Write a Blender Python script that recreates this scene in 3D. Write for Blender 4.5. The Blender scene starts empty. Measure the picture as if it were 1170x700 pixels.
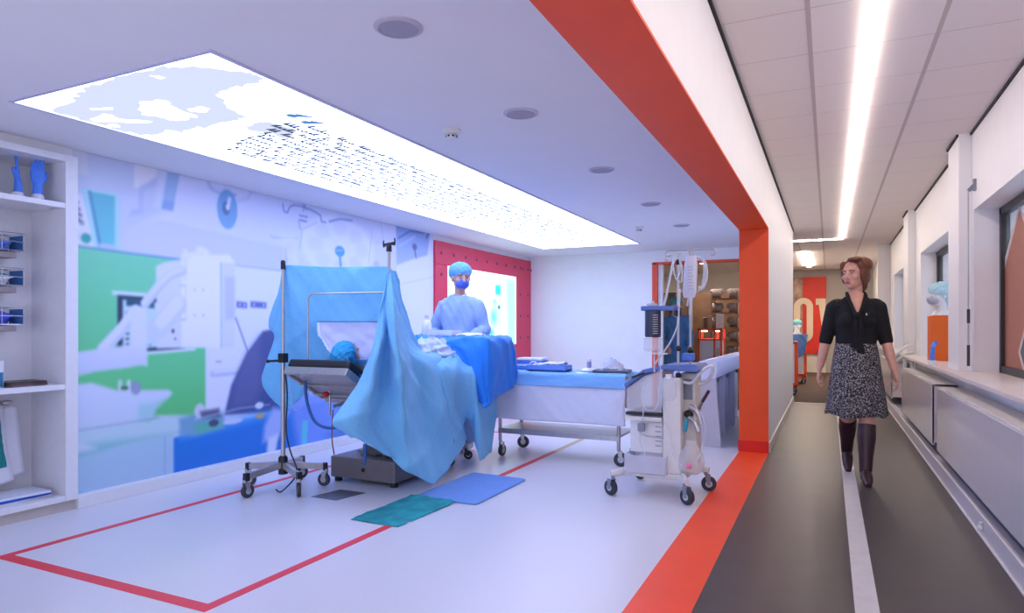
import bpy, bmesh, math, random
import numpy as np
from mathutils import Vector, Matrix, Euler
random.seed(7)
SC = bpy.context.scene
COL = SC.collection
# ---------------------------------------------------------------- camera
F, VX, HY, CH = 760.0, 947.0, 375.0, 1.2
YAW = math.atan((VX-585)/F)
cd = bpy.data.cameras.new('camera'); cam = bpy.data.objects.new('camera', cd); COL.objects.link(cam)
cam.location = (0, 0, CH); cam.rotation_euler = (math.pi/2, 0, YAW)
cd.sensor_width = 36.0; cd.lens = F/1170*36; cd.shift_y = (HY-350)/1170; cd.clip_start = .05
SC.camera = cam
# ---------------------------------------------------------------- world, view, light
PANEL_L, LED_L, WORLD_L = 3.5, 17.0, 1.25
w = bpy.data.worlds.new('world'); SC.world = w; w.use_nodes = True
w.node_tree.nodes['Background'].inputs[0].default_value = (.72, .75, 1.0, 1)
w.node_tree.nodes['Background'].inputs[1].default_value = WORLD_L
vs = SC.view_settings
SC.display_settings.display_device = 'sRGB'
vs.view_transform = 'Standard'; vs.look = 'None'; vs.gamma = 1.0; vs.use_curve_mapping = False
vs.exposure = 0.62
# ---------------------------------------------------------------- helpers
FW = (-math.sin(YAW), math.cos(YAW)); RT = (math.cos(YAW), math.sin(YAW))
def _ray(px, py):
    cx = (px-585)/F; return (FW[0]+cx*RT[0], FW[1]+cx*RT[1], -(py-HY)/F)
def PZ(px, py, z=0.0):
    r = _ray(px, py); t = (z-CH)/r[2]; return Vector((r[0]*t, r[1]*t, z))
def PX(px, py, x):
    r = _ray(px, py); t = x/r[0]; return Vector((x, r[1]*t, CH+r[2]*t))
def PY(px, py, y):
    r = _ray(px, py); t = y/r[1]; return Vector((r[0]*t, y, CH+r[2]*t))
def lin(c):
    return tuple(((v/255)/12.92 if v/255 <= .04045 else ((v/255+.055)/1.055)**2.4) for v in c)
MATS = {}
def mat(name, rgb, rough=.5, metal=0.0, noise=0.0, nscale=20.0, bump=0.0, emit=0.0, alpha=1.0, trans=0.0, spec=.5, coat=0.0, sheen=0.0, transl=0.0, emit_rgb=None, stretch=None, no_sample=False):
    if name in MATS: return MATS[name]
    m = bpy.data.materials.new(name); m.use_nodes = True; MATS[name] = m
    nt = m.node_tree; b = nt.nodes['Principled BSDF']; c = lin(rgb)
    b.inputs['Base Color'].default_value = (*c, 1); b.inputs['Roughness'].default_value = rough
    b.inputs['Metallic'].default_value = metal; b.inputs['Specular IOR Level'].default_value = spec
    b.inputs['Alpha'].default_value = alpha; b.inputs['Transmission Weight'].default_value = trans
    b.inputs['Coat Weight'].default_value = coat; b.inputs['Sheen Weight'].default_value = sheen
    tc = nt.nodes.new('ShaderNodeTexCoord'); mp = nt.nodes.new('ShaderNodeMapping'); nz = nt.nodes.new('ShaderNodeTexNoise')
    nt.links.new(tc.outputs['Object'], mp.inputs[0]); nt.links.new(mp.outputs[0], nz.inputs['Vector'])
    if stretch: mp.inputs['Scale'].default_value = stretch
    nz.inputs['Scale'].default_value = nscale; nz.inputs['Detail'].default_value = 4
    n = noise if noise else .02
    r = nt.nodes.new('ShaderNodeValToRGB'); nt.links.new(nz.outputs['Fac'], r.inputs[0])
    r.color_ramp.elements[0].position = .3; r.color_ramp.elements[1].position = .7
    r.color_ramp.elements[0].color = (*[v*(1-n) for v in c], 1); r.color_ramp.elements[1].color = (*[min(1, v*(1+n)) for v in c], 1)
    nt.links.new(r.outputs[0], b.inputs['Base Color'])
    if bump:
        bp = nt.nodes.new('ShaderNodeBump'); bp.inputs['Strength'].default_value = bump; bp.inputs['Distance'].default_value = .01
        nt.links.new(nz.outputs['Fac'], bp.inputs['Height']); nt.links.new(bp.outputs[0], b.inputs['Normal'])
    if transl:
        tr = nt.nodes.new('ShaderNodeBsdfTranslucent'); mx = nt.nodes.new('ShaderNodeMixShader'); mx.inputs[0].default_value = transl
        nt.links.new(r.outputs[0], tr.inputs[0]); nt.links.new(b.outputs[0], mx.inputs[1]); nt.links.new(tr.outputs[0], mx.inputs[2])
        nt.links.new(mx.outputs[0], nt.nodes['Material Output'].inputs[0])
    if emit:
        b.inputs['Emission Color'].default_value = (*(emit_rgb or c), 1); b.inputs['Emission Strength'].default_value = emit
        if no_sample: m.cycles.emission_sampling = 'NONE'
    return m
def vcol_mat(name, rough=.5, emit=0.0, spec=.5):
    m = bpy.data.materials.new(name); m.use_nodes = True; nt = m.node_tree; b = nt.nodes['Principled BSDF']
    a = nt.nodes.new('ShaderNodeAttribute'); a.attribute_name = 'Col'
    b.inputs['Roughness'].default_value = rough; b.inputs['Specular IOR Level'].default_value = spec
    nt.links.new(a.outputs['Color'], b.inputs['Base Color'])
    if emit:
        nt.links.new(a.outputs['Color'], b.inputs['Emission Color']); b.inputs['Emission Strength'].default_value = emit
        b.inputs['Base Color'].default_value = (0, 0, 0, 1); nt.links.remove(b.inputs['Base Color'].links[0]); m.cycles.emission_sampling = 'NONE'
    return m
def tag(o, label=None, cat=None, group=None, kind=None):
    if label: o['label'] = label
    if cat: o['category'] = cat
    if group: o['group'] = group
    if kind: o['kind'] = kind
    return o
def thing(name, label, cat, loc=(0, 0, 0), group=None):
    o = bpy.data.objects.new(name, None); COL.objects.link(o); o.location = loc; o.empty_display_size = .1
    return tag(o, label, cat, group)
def wloc(o):
    v = Vector(o.location); p = o.parent
    while p: v = v + Vector(p.location); p = p.parent
    return v
def link_mesh(name, me, parent=None, recenter=True):
    o = bpy.data.objects.new(name, me); COL.objects.link(o)
    base = Vector((0, 0, 0))
    if recenter and len(me.vertices):
        co = np.empty(len(me.vertices)*3, dtype=np.float32); me.vertices.foreach_get('co', co); co = co.reshape(-1, 3)
        mn, mx = co.min(0), co.max(0); b = np.array([(mn[0]+mx[0])/2, (mn[1]+mx[1])/2, mn[2]], dtype=np.float32)
        co -= b; me.vertices.foreach_set('co', co.ravel()); me.update(); base = Vector([float(v) for v in b])
    if parent: o.parent = parent; o.location = base - wloc(parent)
    else: o.location = base
    return o
class MB:
    def __init__(s, M=None): s.v = []; s.f = []; s.M = M; s.T = None
    def add(s, vs_, fs):
        n = len(s.v); s.v += [(s.T @ Vector(v)) if s.T else Vector(v) for v in vs_]; s.f += [tuple(i+n for i in f) for f in fs]; return s
    def box(s, x0, x1, y0, y1, z0, z1):
        return s.add([(x0,y0,z0),(x1,y0,z0),(x1,y1,z0),(x0,y1,z0),(x0,y0,z1),(x1,y0,z1),(x1,y1,z1),(x0,y1,z1)],
                     [(3,2,1,0),(4,5,6,7),(0,1,5,4),(1,2,6,5),(2,3,7,6),(3,0,4,7)])
    def cbox(s, c, size, rot=(0, 0, 0)):
        R = Euler(rot).to_matrix(); c = Vector(c); h = [d/2 for d in size]
        P = [c + R @ Vector((sx*h[0], sy*h[1], sz*h[2])) for sz in (-1, 1) for sx, sy in ((-1,-1),(1,-1),(1,1),(-1,1))]
        return s.add(P, [(3,2,1,0),(4,5,6,7),(0,1,5,4),(1,2,6,5),(2,3,7,6),(3,0,4,7)])
    def bar(s, a, b, wd, ht, up=(0, 0, 1)):
        a, b = Vector(a), Vector(b); d = (b-a).normalized(); u = Vector(up)
        if abs(d.dot(u)) > .98: u = Vector((1, 0, 0))
        sd = d.cross(u).normalized(); u = sd.cross(d)
        P = [q + sd*i*wd/2 + u*j*ht/2 for q in (a, b) for i, j in ((-1,-1),(1,-1),(1,1),(-1,1))]
        return s.add(P, [(0,1,2,3),(7,6,5,4),(4,5,1,0),(5,6,2,1),(6,7,3,2),(7,4,0,3)])
    def tube(s, pts, rad, n=10, cap=True, sq=None, ref=None):
        P = [Vector(p) for p in pts]; m = len(P)
        rad = [rad]*m if not hasattr(rad, '__len__') else list(rad)
        T = []
        for i in range(m):
            a = P[max(0, i-1)]; b = P[min(m-1, i+1)]; t = b-a
            T.append(t.normalized() if t.length > 1e-9 else Vector((0, 0, 1)))
        r0 = Vector(ref) if ref else (Vector((1, 0, 0)) if abs(T[0].x) < .8 else Vector((0, 1, 0)))
        N = (r0 - T[0]*r0.dot(T[0])).normalized(); vs_ = []
        for i in range(m):
            if i: N = (N - T[i]*N.dot(T[i])).normalized()
            B = T[i].cross(N); r = rad[i]; ra, rb = (r if hasattr(r, '__len__') else (r, r))
            for k in range(n):
                a = 2*math.pi*k/n; vs_.append(P[i] + N*math.cos(a)*ra + B*math.sin(a)*rb)
        fs = [(i*n+k, i*n+(k+1) % n, (i+1)*n+(k+1) % n, (i+1)*n+k) for i in range(m-1) for k in range(n)]
        if cap: fs += [tuple(range(n-1, -1, -1)), tuple((m-1)*n+k for k in range(n))]
        return s.add(vs_, fs)
    def lathe(s, prof, c=(0, 0, 0), n=20, R=None):
        c = Vector(c); vs_ = []
        for r, z in prof:
            for k in range(n):
                a = 2*math.pi*k/n; p = Vector((math.cos(a)*r, math.sin(a)*r, z)); vs_.append(c + (R @ p if R else p))
        m = len(prof)
        fs = [(i*n+k, i*n+(k+1) % n, (i+1)*n+(k+1) % n, (i+1)*n+k) for i in range(m-1) for k in range(n)]
        fs += [tuple(range(n-1, -1, -1)), tuple((m-1)*n+k for k in range(n))]
        return s.add(vs_, fs)
    def ell(s, c, r, rot=(0, 0, 0), n=14, m=9):
        R = Euler(rot).to_matrix(); c = Vector(c); vs_ = []; r = (r, r, r) if not hasattr(r, '__len__') else r
        for i in range(m+1):
            t = math.pi*i/m - math.pi/2; t = max(-1.5, min(1.5, t))
            for k in range(n):
                a = 2*math.pi*k/n; vs_.append(c + R @ Vector((r[0]*math.cos(t)*math.cos(a), r[1]*math.cos(t)*math.sin(a), r[2]*math.sin(t))))
        fs = [(i*n+k, i*n+(k+1) % n, (i+1)*n+(k+1) % n, (i+1)*n+k) for i in range(m) for k in range(n)]
        fs += [tuple(range(n-1, -1, -1)), tuple(m*n+k for k in range(n))]
        return s.add(vs_, fs)
    def rings(s, rows, closed=True, cap=True):
        n = len(rows[0]); m = len(rows); vs_ = [p for r in rows for p in r]
        kk = n if closed else n-1
        fs = [(i*n+k, i*n+(k+1) % n, (i+1)*n+(k+1) % n, (i+1)*n+k) for i in range(m-1) for k in range(kk)]
        if cap: fs += [tuple(range(n-1, -1, -1)), tuple((m-1)*n+k for k in range(n))]
        return s.add(vs_, fs)
    def prism(s, poly, a, b):
        """poly: list of 3D points (planar); extruded by vector from a to b"""
        d = Vector(b)-Vector(a); n = len(poly); P = [Vector(p) for p in poly]
        return s.add(P+[p+d for p in P], [tuple(range(n-1, -1, -1)), tuple(range(n, 2*n))]+[(i, (i+1) % n, n+(i+1) % n, n+i) for i in range(n)])
    def ring(s, c, R, r, axis='z', n=20, m=6):
        P = []
        for k in range(n+1):
            a = 2*math.pi*k/n; x, y = math.cos(a)*R, math.sin(a)*R
            P.append(Vector(c)+Vector({'z': (x, y, 0), 'x': (0, x, y), 'y': (x, 0, y)}[axis]))
        return s.tube(P, r, m, cap=False)
    def mesh(s, name='m'):
        me = bpy.data.meshes.new(name); V = s.v if s.M is None else [s.M @ v for v in s.v]
        me.from_pydata([tuple(v) for v in V], [], s.f); me.update()
        bm = bmesh.new(); bm.from_mesh(me); bmesh.ops.recalc_face_normals(bm, faces=bm.faces); bm.to_mesh(me); bm.free()
        return me
    def build(s, name, m, parent=None, smooth=False, bev=0.0, label=None, seg=2):
        me = s.mesh(name); me.materials.append(m)
        o = link_mesh(name, me, parent)
        if smooth: shade(me, smooth)
        if bev:
            d = o.modifiers.new('bevel', 'BEVEL'); d.width = bev; d.segments = seg; d.limit_method = 'ANGLE'; d.angle_limit = .7
        if label: o['label'] = label
        return o
def shade(me, ang=True):
    me.polygons.foreach_set('use_smooth', [True]*len(me.polygons))
    if ang is not True or True:
        a = .9 if ang is True else ang
        try: me.set_sharp_from_angle(angle=a)
        except Exception: pass
TMP = bpy.data.scenes.new('workshop')
def voxel(mb, size, smooth=4, name='body'):
    me = mb.mesh(name); o = bpy.data.objects.new('tmp', me); TMP.collection.objects.link(o)
    r = o.modifiers.new('r', 'REMESH'); r.mode = 'VOXEL'; r.voxel_size = size; r.use_smooth_shade = True
    if smooth: q = o.modifiers.new('s', 'SMOOTH'); q.iterations = smooth; q.factor = .5
    vl = TMP.view_layers[0]; vl.update(); dg = vl.depsgraph
    m2 = bpy.data.meshes.new_from_object(o.evaluated_get(dg)); bpy.data.objects.remove(o); bpy.data.meshes.remove(me)
    m2.name = name; return m2
def put(name, me, m, parent=None, smooth=True, label=None):
    me.materials.clear(); me.materials.append(m)
    if smooth: me.polygons.foreach_set('use_smooth', [True]*len(me.polygons))
    o = link_mesh(name, me, parent)
    if label: o['label'] = label
    return o
def copy_tree(o, parent=None, loc=None):
    c = o.copy(); COL.objects.link(c); c.parent = parent
    if loc is not None: c.location = loc
    for ch in list(o.children): copy_tree(ch, c)
    return c
def catmull(P, t, kinks=()):
    n = len(P)-1; x = t*n; i = min(int(x+1e-6), n-1); f = x-i
    p1, p2 = P[i], P[i+1]
    p0 = P[max(i-1, 0)] if i not in kinks else 2*p1-p2
    p3 = P[min(i+2, n)] if i+1 not in kinks else 2*p2-p1
    return .5*((2*p1) + (p2-p0)*f + (2*p0-5*p1+4*p2-p3)*f*f + (3*p1-p0-3*p2+p3)*f**3)
def smooth_path(pts, n=24):
    P = [Vector(p) for p in pts]; return [catmull(P, i/n) for i in range(n+1)]
def vnoise(x, y, s):
    return math.sin(x*1.7+s)*math.cos(y*2.3+s*1.3)+.5*math.sin(x*4.1-y*3.3+s*2.1)+.25*math.sin(x*9.0+y*7.7+s)
def sheet(name, net, m, parent=None, nu=40, nv=40, amp=.006, freq=6, seed=1, hole=None, thick=.003, crease=.4, label=None, fine=0.35, ku=(), kv=()):
    rows = [[Vector(p) for p in r] for r in net]; G = []
    for j in range(nv+1):
        cols = [[r[c] for r in rows] for c in range(len(rows[0]))]
        base = [catmull(cc, j/nv, kv) for cc in cols]
        G.append([catmull(base, i/nu, ku) for i in range(nu+1)])
    V = []
    for j in range(nv+1):
        for i in range(nu+1):
            a = G[j][min(i+1, nu)]-G[j][max(i-1, 0)]; b = G[min(j+1, nv)][i]-G[max(j-1, 0)][i]
            n = a.cross(b); n = n.normalized() if n.length > 1e-9 else Vector((0, 0, 1))
            u, v = i/nu*freq, j/nv*freq
            k = vnoise(u, v, seed); c1 = abs(math.sin(u*.9+v*1.3+seed+.6*math.sin(v*1.1+seed))); c2 = abs(math.sin(u*1.7-v*.8+seed*2+.8*math.sin(u)))
            V.append(G[j][i] + n*amp*(k*.6 - crease*3*((1-c1)**3+(1-c2)**3) + fine*vnoise(u*3.1, v*2.7, seed+4)))
    fs = []
    for j in range(nv):
        for i in range(nu):
            if hole and hole((i+.5)/nu, (j+.5)/nv): continue
            q = j*(nu+1)+i; fs.append((q, q+1, q+nu+2, q+nu+1))
    me = bpy.data.meshes.new(name); me.from_pydata([tuple(v) for v in V], [], fs); me.update()
    bm = bmesh.new(); bm.from_mesh(me); bmesh.ops.delete(bm, geom=[v for v in bm.verts if not v.link_faces], context='VERTS'); bm.to_mesh(me); bm.free()
    me.materials.append(m); me.polygons.foreach_set('use_smooth', [True]*len(me.polygons))
    o = link_mesh(name, me, parent)
    if thick: d = o.modifiers.new('thick', 'SOLIDIFY'); d.thickness = thick; d.offset = 0
    if label: o['label'] = label
    return o
def roughen(me, fx, fy, fz, seed, amp):
    n = len(me.vertices); co = np.empty(n*3, np.float32); me.vertices.foreach_get('co', co); co = co.reshape(-1, 3)
    no = np.array([v.vector[:] for v in me.vertex_normals], np.float32)
    x = co[:, 0]*fx+co[:, 1]*fy*.6; y = co[:, 2]*fz+co[:, 1]*fy
    k = np.sin(x*1.7+seed)*np.cos(y*2.3+seed*1.3)+.5*np.sin(x*4.1-y*3.3+seed*2.1)+.25*np.sin(x*9+y*7.7+seed)
    co += no*(k*amp)[:, None]; me.vertices.foreach_set('co', co.ravel().astype(np.float32)); me.update()
# soft painting of a print on a grid of vertices -------------------------------------------------
def seg_d2(X, Y, a, b):
    dx, dy = b[0]-a[0], b[1]-a[1]; L = dx*dx+dy*dy+1e-12
    t = np.clip(((X-a[0])*dx+(Y-a[1])*dy)/L, 0, 1); return (X-a[0]-t*dx)**2+(Y-a[1]-t*dy)**2
class Print:
    def __init__(s, X, Y, col): s.X, s.Y = X, Y; s.C = np.tile(np.array(col, float), (len(X), 1))
    def blend(s, a, col):
        s.C = s.C*(1-a[:, None]) + np.array(col, float)[None, :]*a[:, None]
    def poly(s, P, col, soft=.006, op=1.0, col2=None):
        ins = np.zeros(len(s.X), bool); d = np.full(len(s.X), 1e9)
        for i in range(len(P)):
            a, b = P[i], P[(i+1) % len(P)]
            d = np.minimum(d, seg_d2(s.X, s.Y, a, b))
            if a[1] != b[1]:
                c = ((a[1] > s.Y) != (b[1] > s.Y)) & (s.X < (b[0]-a[0])*(s.Y-a[1])/(b[1]-a[1])+a[0]); ins ^= c
        d = np.sqrt(d); sd = np.where(ins, d, -d); al = np.clip(sd/soft*.5+.5, 0, 1)*op
        if col2 is None: s.blend(al, col)
        else:
            ys = [p[1] for p in P]; t = np.clip((s.Y-min(ys))/(max(ys)-min(ys)+1e-9), 0, 1)[:, None]
            cc = np.array(col2, float)*(1-t)+np.array(col, float)*t; s.C = s.C*(1-al[:, None])+cc*al[:, None]
    def line(s, P, wd, col, soft=.004, op=1.0):
        d = np.full(len(s.X), 1e9)
        for a, b in zip(P[:-1], P[1:]): d = np.minimum(d, seg_d2(s.X, s.Y, a, b))
        s.blend(np.clip((wd/2-np.sqrt(d))/soft*.5+.5, 0, 1)*op, col)
    def ell(s, c, rx, ry, col, soft=.1, op=1.0):
        q = np.sqrt(((s.X-c[0])/rx)**2+((s.Y-c[1])/ry)**2); s.blend(np.clip((1-q)/soft*.5+.5, 0, 1)*op, col)
def grid_print(name, nx, ny, fn, m, C, parent):
    """fn(u,v)->3D; C: (nx+1)*(ny+1) sRGB colours"""
    V = [fn(i/nx, j/ny) for j in range(ny+1) for i in range(nx+1)]
    fs = [(j*(nx+1)+i, j*(nx+1)+i+1, (j+1)*(nx+1)+i+1, (j+1)*(nx+1)+i) for j in range(ny) for i in range(nx)]
    me = bpy.data.meshes.new(name); me.from_pydata(V, [], fs); me.update()
    at = me.color_attributes.new('Col', 'FLOAT_COLOR', 'POINT')
    c = np.clip(C/255, 0, 1); L = np.where(c <= .04045, c/12.92, ((c+.055)/1.055)**2.4)
    at.data.foreach_set('color', np.concatenate([L, np.ones((len(L), 1))], 1).astype(np.float32).ravel())
    me.materials.append(m); return link_mesh(name, me, parent)
# ---------------------------------------------------------------- common materials
WHITE = mat('white_paint', (240, 239, 241), .55, noise=.015, nscale=6)
GLOSSW = mat('white_laminate', (228, 228, 232), .3)
ORANGE = mat('orange_paint', (246, 84, 22), .5, noise=.03, nscale=4)
REDORANGE = mat('red_orange_skirting', (225, 32, 10), .45)
STEEL = mat('brushed_steel', (188, 184, 184), .34, .85, noise=.06, nscale=40, stretch=(1, 1, .1))
CHROME = mat('chrome', (205, 205, 210), .15, 1.0)
BLACK = mat('black_plastic', (22, 22, 26), .45)
RUBBER = mat('grey_rubber', (60, 62, 70), .6)
GREYPL = mat('grey_plastic', (132, 136, 152), .45)
CREAM = mat('cream_plastic', (226, 224, 222), .4)
DRAPE = mat('light_blue_nonwoven', (140, 214, 252), .75, noise=.05, nscale=60, bump=.1, sheen=.2, transl=.3)
DRAPED = mat('deep_blue_nonwoven', (20, 132, 236), .7, noise=.06, nscale=60, bump=.1, sheen=.2)
CLEAR = mat('clear_plastic', (235, 240, 250), .08, alpha=.22)
TUBEM = mat('clear_tubing', (232, 234, 245), .15, alpha=.6)
GLOVE = mat('blue_nitrile', (78, 136, 240), .45, noise=.08, nscale=30)
BUFFANT = mat('pale_blue_cap', (100, 195, 225), .8, noise=.12, nscale=60, bump=.3)
# ================================================================= THE SETTING
XL, YB, ZC, ZK = -4.57, 10.28, 2.40, 2.79        # left wall, back wall, room ceiling, corridor ceiling
XP0, XP1, ZS = -.79, -.525, 2.16                 # orange pillar / beam
XR, XG = 1.05, 1.22                              # window wall, window glass
Y0 = -1.6
def struct(mb, name, m, parent=None, **k):
    o = mb.build(name, m, parent, **k)
    if parent is None: o['kind'] = 'structure'
    return o
VINYL = mat('pale_vinyl', (212, 211, 219), .3, noise=.06, nscale=160, bump=.02)
floor = struct(MB().box(-5.2, XP0, Y0, YB, -.05, 0), 'floor', VINYL)
RUB = mat('dark_rubber_floor', (68, 62, 60), .42, noise=.10, nscale=5)
struct(MB().box(XP1, 1.4, Y0, 11.7, -.05, .0), 'rubber_floor', RUB, floor)
struct(MB().box(XP0, XP1, Y0, 6.85, -.05, .001), 'orange_floor_band', mat('orange_vinyl', (246, 78, 30), .42, noise=.04, nscale=5), floor)
struct(MB().box(-7, 1.4, 11.7, 20, -.05, 0), 'carpet', mat('brown_carpet', (84, 64, 54), .9, noise=.15, nscale=90), floor)
struct(MB().box(-7, XP0, YB, 11.7, -.05, 0), 'carpet_by_opening', MATS['brown_carpet'], floor)
struct(MB().box(.10, .195, Y0, 11.68, 0, .002), 'white_floor_line', mat('white_floor_tape', (205, 200, 198), .5, noise=.05, nscale=12), floor)
struct(MB().box(XP1, 1.05, 11.68, 11.73, 0, .003), 'threshold_strip', mat('pale_threshold', (190, 184, 178), .4), floor)
REDT = mat('red_floor_tape', (222, 52, 66), .45)
for a in ((-3.945, -3.895, 1.98, 6.9), (-3.895, -2.44, 1.98, 2.045), (-2.44, -2.385, 1.98, 6.05)):
    struct(MB().box(*a, 0, .002), 'red_floor_line', REDT, floor)
TANT = mat('tan_floor_tape', (190, 165, 120), .5)
struct(MB().box(-2.44, -2.385, 6.05, 7.5, 0, .002), 'tan_floor_line', TANT, floor)
struct(MB().box(-3.9, -2.44, 6.85, 6.9, 0, .002), 'red_floor_line', REDT, floor)
# --- ceilings
ceil = struct(MB().box(-5.2, XP0, Y0, YB+.1, ZC, ZC+.08), 'ceiling', mat('white_ceiling', (236, 234, 238), .7, noise=.01, nscale=3))
struct(MB().box(-7, 1.4, Y0, 20.1, ZK+.03, ZK+.1), 'ceiling_slab', mat('grey_void', (60, 60, 60), .8), ceil)
TILE = mat('mineral_tile', (240, 230, 226), .8, noise=.03, nscale=120, bump=.05)
bars = [XP1, -.095, .53, XR]
tm = {}
def tile(x0, x1, y0, y1):
    k = (round(x1-x0, 3), round(y1-y0, 3))
    if k not in tm:
        me = MB().box(-k[0]/2+.004, k[0]/2-.004, -k[1]/2+.004, k[1]/2-.004, 0, .015).mesh('ceiling_tile'); me.materials.append(TILE); tm[k] = me
    o = bpy.data.objects.new('ceiling_tile', tm[k]); COL.objects.link(o); o.parent = ceil
    o.location = Vector(((x0+x1)/2, (y0+y1)/2, ZK)) - Vector(ceil.location)
for r in range(29):
    ya = 2.42+.6*r
    if ya > 19.9: break
    for x0, x1 in zip(bars[:-1], bars[1:]): tile(x0, x1, ya, min(ya+.6, 20))
    if ya > 11.8:
        for q in range(3): tile(XP1-.6*(q+1), XP1-.6*q, ya, min(ya+.6, 20))
struct(MB().box(XP1, 1.4, Y0, 2.42, ZK, ZK+.02), 'ceiling_board', TILE, ceil)
struct(MB().box(-7, XP1-1.8, YB, 20, ZK, ZK+.02), 'ceiling_board', TILE, ceil)
struct(MB().box(XP1-1.8, XP1, YB, 11.82, ZK, ZK+.02), 'ceiling_board', TILE, ceil)
GRID = mat('grid_white', (200, 188, 184), .6)
for x in bars[1:3]: struct(MB().box(x-.012, x+.012, 2.0, 20, ZK-.002, ZK+.012), 'grid_bar', GRID, ceil)
for r in range(30):
    y = 2.42+.6*r
    if y < 20: struct(MB().box(XP1, XR, y-.005, y+.005, ZK+.001, ZK+.012), 'grid_cross_bar', GRID, ceil)
BLK = mat('black_shadow_gap', (30, 26, 28), .7)
struct(MB().box(XP1, XP1+.014, Y0, 11.7, ZK-.02, ZK+.01), 'edge_trim', BLK, ceil)
for a, b in ((Y0, 6.5), (7.02, 10.37), (10.95, 14.4)): struct(MB().box(XR-.014, XR, a, b, ZK-.02, ZK+.01), 'edge_trim', BLK, ceil)
for a, b in ((6.5, 7.02), (10.37, 10.95)): struct(MB().box(.946, .96, a, b, ZK-.02, ZK+.01), 'edge_trim', BLK, ceil)
# --- corridor left wall, orange pillar and beam
wc = struct(MB().box(XP0, XP1, 6.85, 11.7, 0, ZK+.02), 'wall_corridor_left', WHITE)
struct(MB().box(XP0, XP1, Y0, 6.85, ZS+.012, ZK+.02), 'beam_wall', WHITE, wc)
struct(MB().box(XP0-.002, XP1, Y0, 6.84, ZS, ZS+.012), 'orange_beam_soffit', ORANGE, wc)
struct(MB().box(XP0-.003, XP1+.001, 6.838, 6.85, 0, ZS+.012), 'orange_pillar_face', ORANGE, wc)
bb = struct(MB().box(XP0-.012, XP1+.004, 6.825, 6.838, 0, .11), 'baseboard_pillar', REDORANGE, bev=.003)
bb = struct(MB().box(XP1, XP1+.016, 6.85, 11.7, 0, .10), 'baseboard_corridor', mat('pale_skirting', (222, 214, 206), .4), bev=.004)
# --- left wall with mural
wl = struct(MB().box(-5.2, XL, 2.75, YB, 0, ZC), 'wall_left', WHITE)
struct(MB().box(-5.2, XL, Y0, 1.6, 0, ZC), 'wall_left_front', WHITE, wl)
struct(MB().box(-5.2, XL, 1.6, 2.75, 2.335, ZC), 'wall_header', WHITE, wl)
struct(MB().box(-5.2, -4.9, 1.6, 2.75, 0, 2.335), 'wall_behind_shelf', WHITE, wl)
struct(MB().box(XL, -4.50, 2.75, 7.25, 0, .085), 'baseboard_left', GLOSSW, bev=.004)
struct(MB().box(XL, -4.50, 7.25, YB, 0, .085), 'baseboard_left_rear', GLOSSW, bev=.004)
my0, my1, mz0, mz1 = 2.752, 7.245, .085, ZC-.002
NX, NY = 560, 285
gu, gv = np.meshgrid(np.linspace(0, 1, NX+1), np.linspace(0, 1, NY+1))
pr = Print((my0+gu*(my1-my0)).ravel(), (mz0+gv*(mz1-mz0)).ravel(), (206, 214, 250))
def W(*pts): return [tuple(PX(px, py, XL)[1:]) for px, py in pts]
def mp(col, *pts, soft=.008, op=1.0, col2=None): pr.poly(W(*pts), col, soft, op, col2)
def ml(col, wd, *pts, soft=.005, op=1.0): pr.line(W(*pts), wd, col, soft, op)
def me_(col, px, py, rx, ry, soft=.15, op=1.0): pr.ell(W((px, py))[0], rx, ry, col, soft, op)
mp((182, 196, 228), (60, 150), (200, 180), (195, 235), (150, 262), (60, 262), soft=.04)
mp((170, 205, 232), (60, 215), (135, 222), (140, 290), (60, 285), soft=.03)
mp((222, 222, 238), (80, 222), (93, 222), (110, 284), (80, 280))
mp((205, 208, 226), (80, 165), (98, 168), (101, 200), (80, 198))
for a in ((86, 228), (88, 236), (90, 243), (91, 250)): ml((90, 90, 120), .02, (a[0]-3, a[1]), (a[0]+2, a[1]+3))
me_((40, 150, 150), 98, 272, .035, .035); me_((60, 165, 130), 83, 268, .03, .05); me_((120, 150, 170), 93, 255, .02, .012)
mp((150, 216, 226), (94, 215), (135, 221), (137, 287), (108, 284))
mp((70, 172, 196), (101, 218), (131, 224), (131, 284), (114, 282), col2=(86, 188, 204))
ml((50, 120, 170), .02, (102, 219), (114, 281)); mp((180, 190, 230), (113, 278), (131, 280), (131, 286), (113, 284))
mp((190, 200, 238), (137, 222), (165, 226), (160, 250), (146, 256), (144, 292), (136, 290), soft=.02)
mp((222, 222, 236), (153, 187), (181, 191), (177, 205), (158, 216), (153, 214))
mp((166, 180, 224), (158, 214), (178, 203), (179, 211), (165, 218), (163, 244), (146, 248), (150, 240), (158, 238), soft=.012)
mp((200, 210, 242), (182, 190), (194, 192), (184, 238), (176, 236), soft=.02)
mp((138, 172, 222), (192, 191), (206, 194), (197, 241), (184, 238)); mp((112, 150, 214), (187, 229), (199, 231), (197, 241), (184, 238))
ml((188, 200, 238), .04, (236, 199), (239, 213), (250, 220), (272, 229), (283, 227), (289, 213))
ml((160, 176, 222), .012, (237, 205), (242, 217), (256, 223)); ml((110, 120, 180), .01, (256, 218), (270, 223)); ml((110, 120, 180), .008, (255, 221), (268, 225))
me_((92, 150, 208), 259.5, 239, .105, .165, .06); me_((60, 90, 150), 258, 238, .04, .055); ml((214, 220, 248), .035, (262, 227), (260, 238)); me_((230, 232, 250), 259.5, 236, .018, .02)
mp((194, 202, 246), (183, 251), (335, 285), (335, 312), (262, 302), (205, 294), (136, 286), (146, 262), soft=.012)
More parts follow.
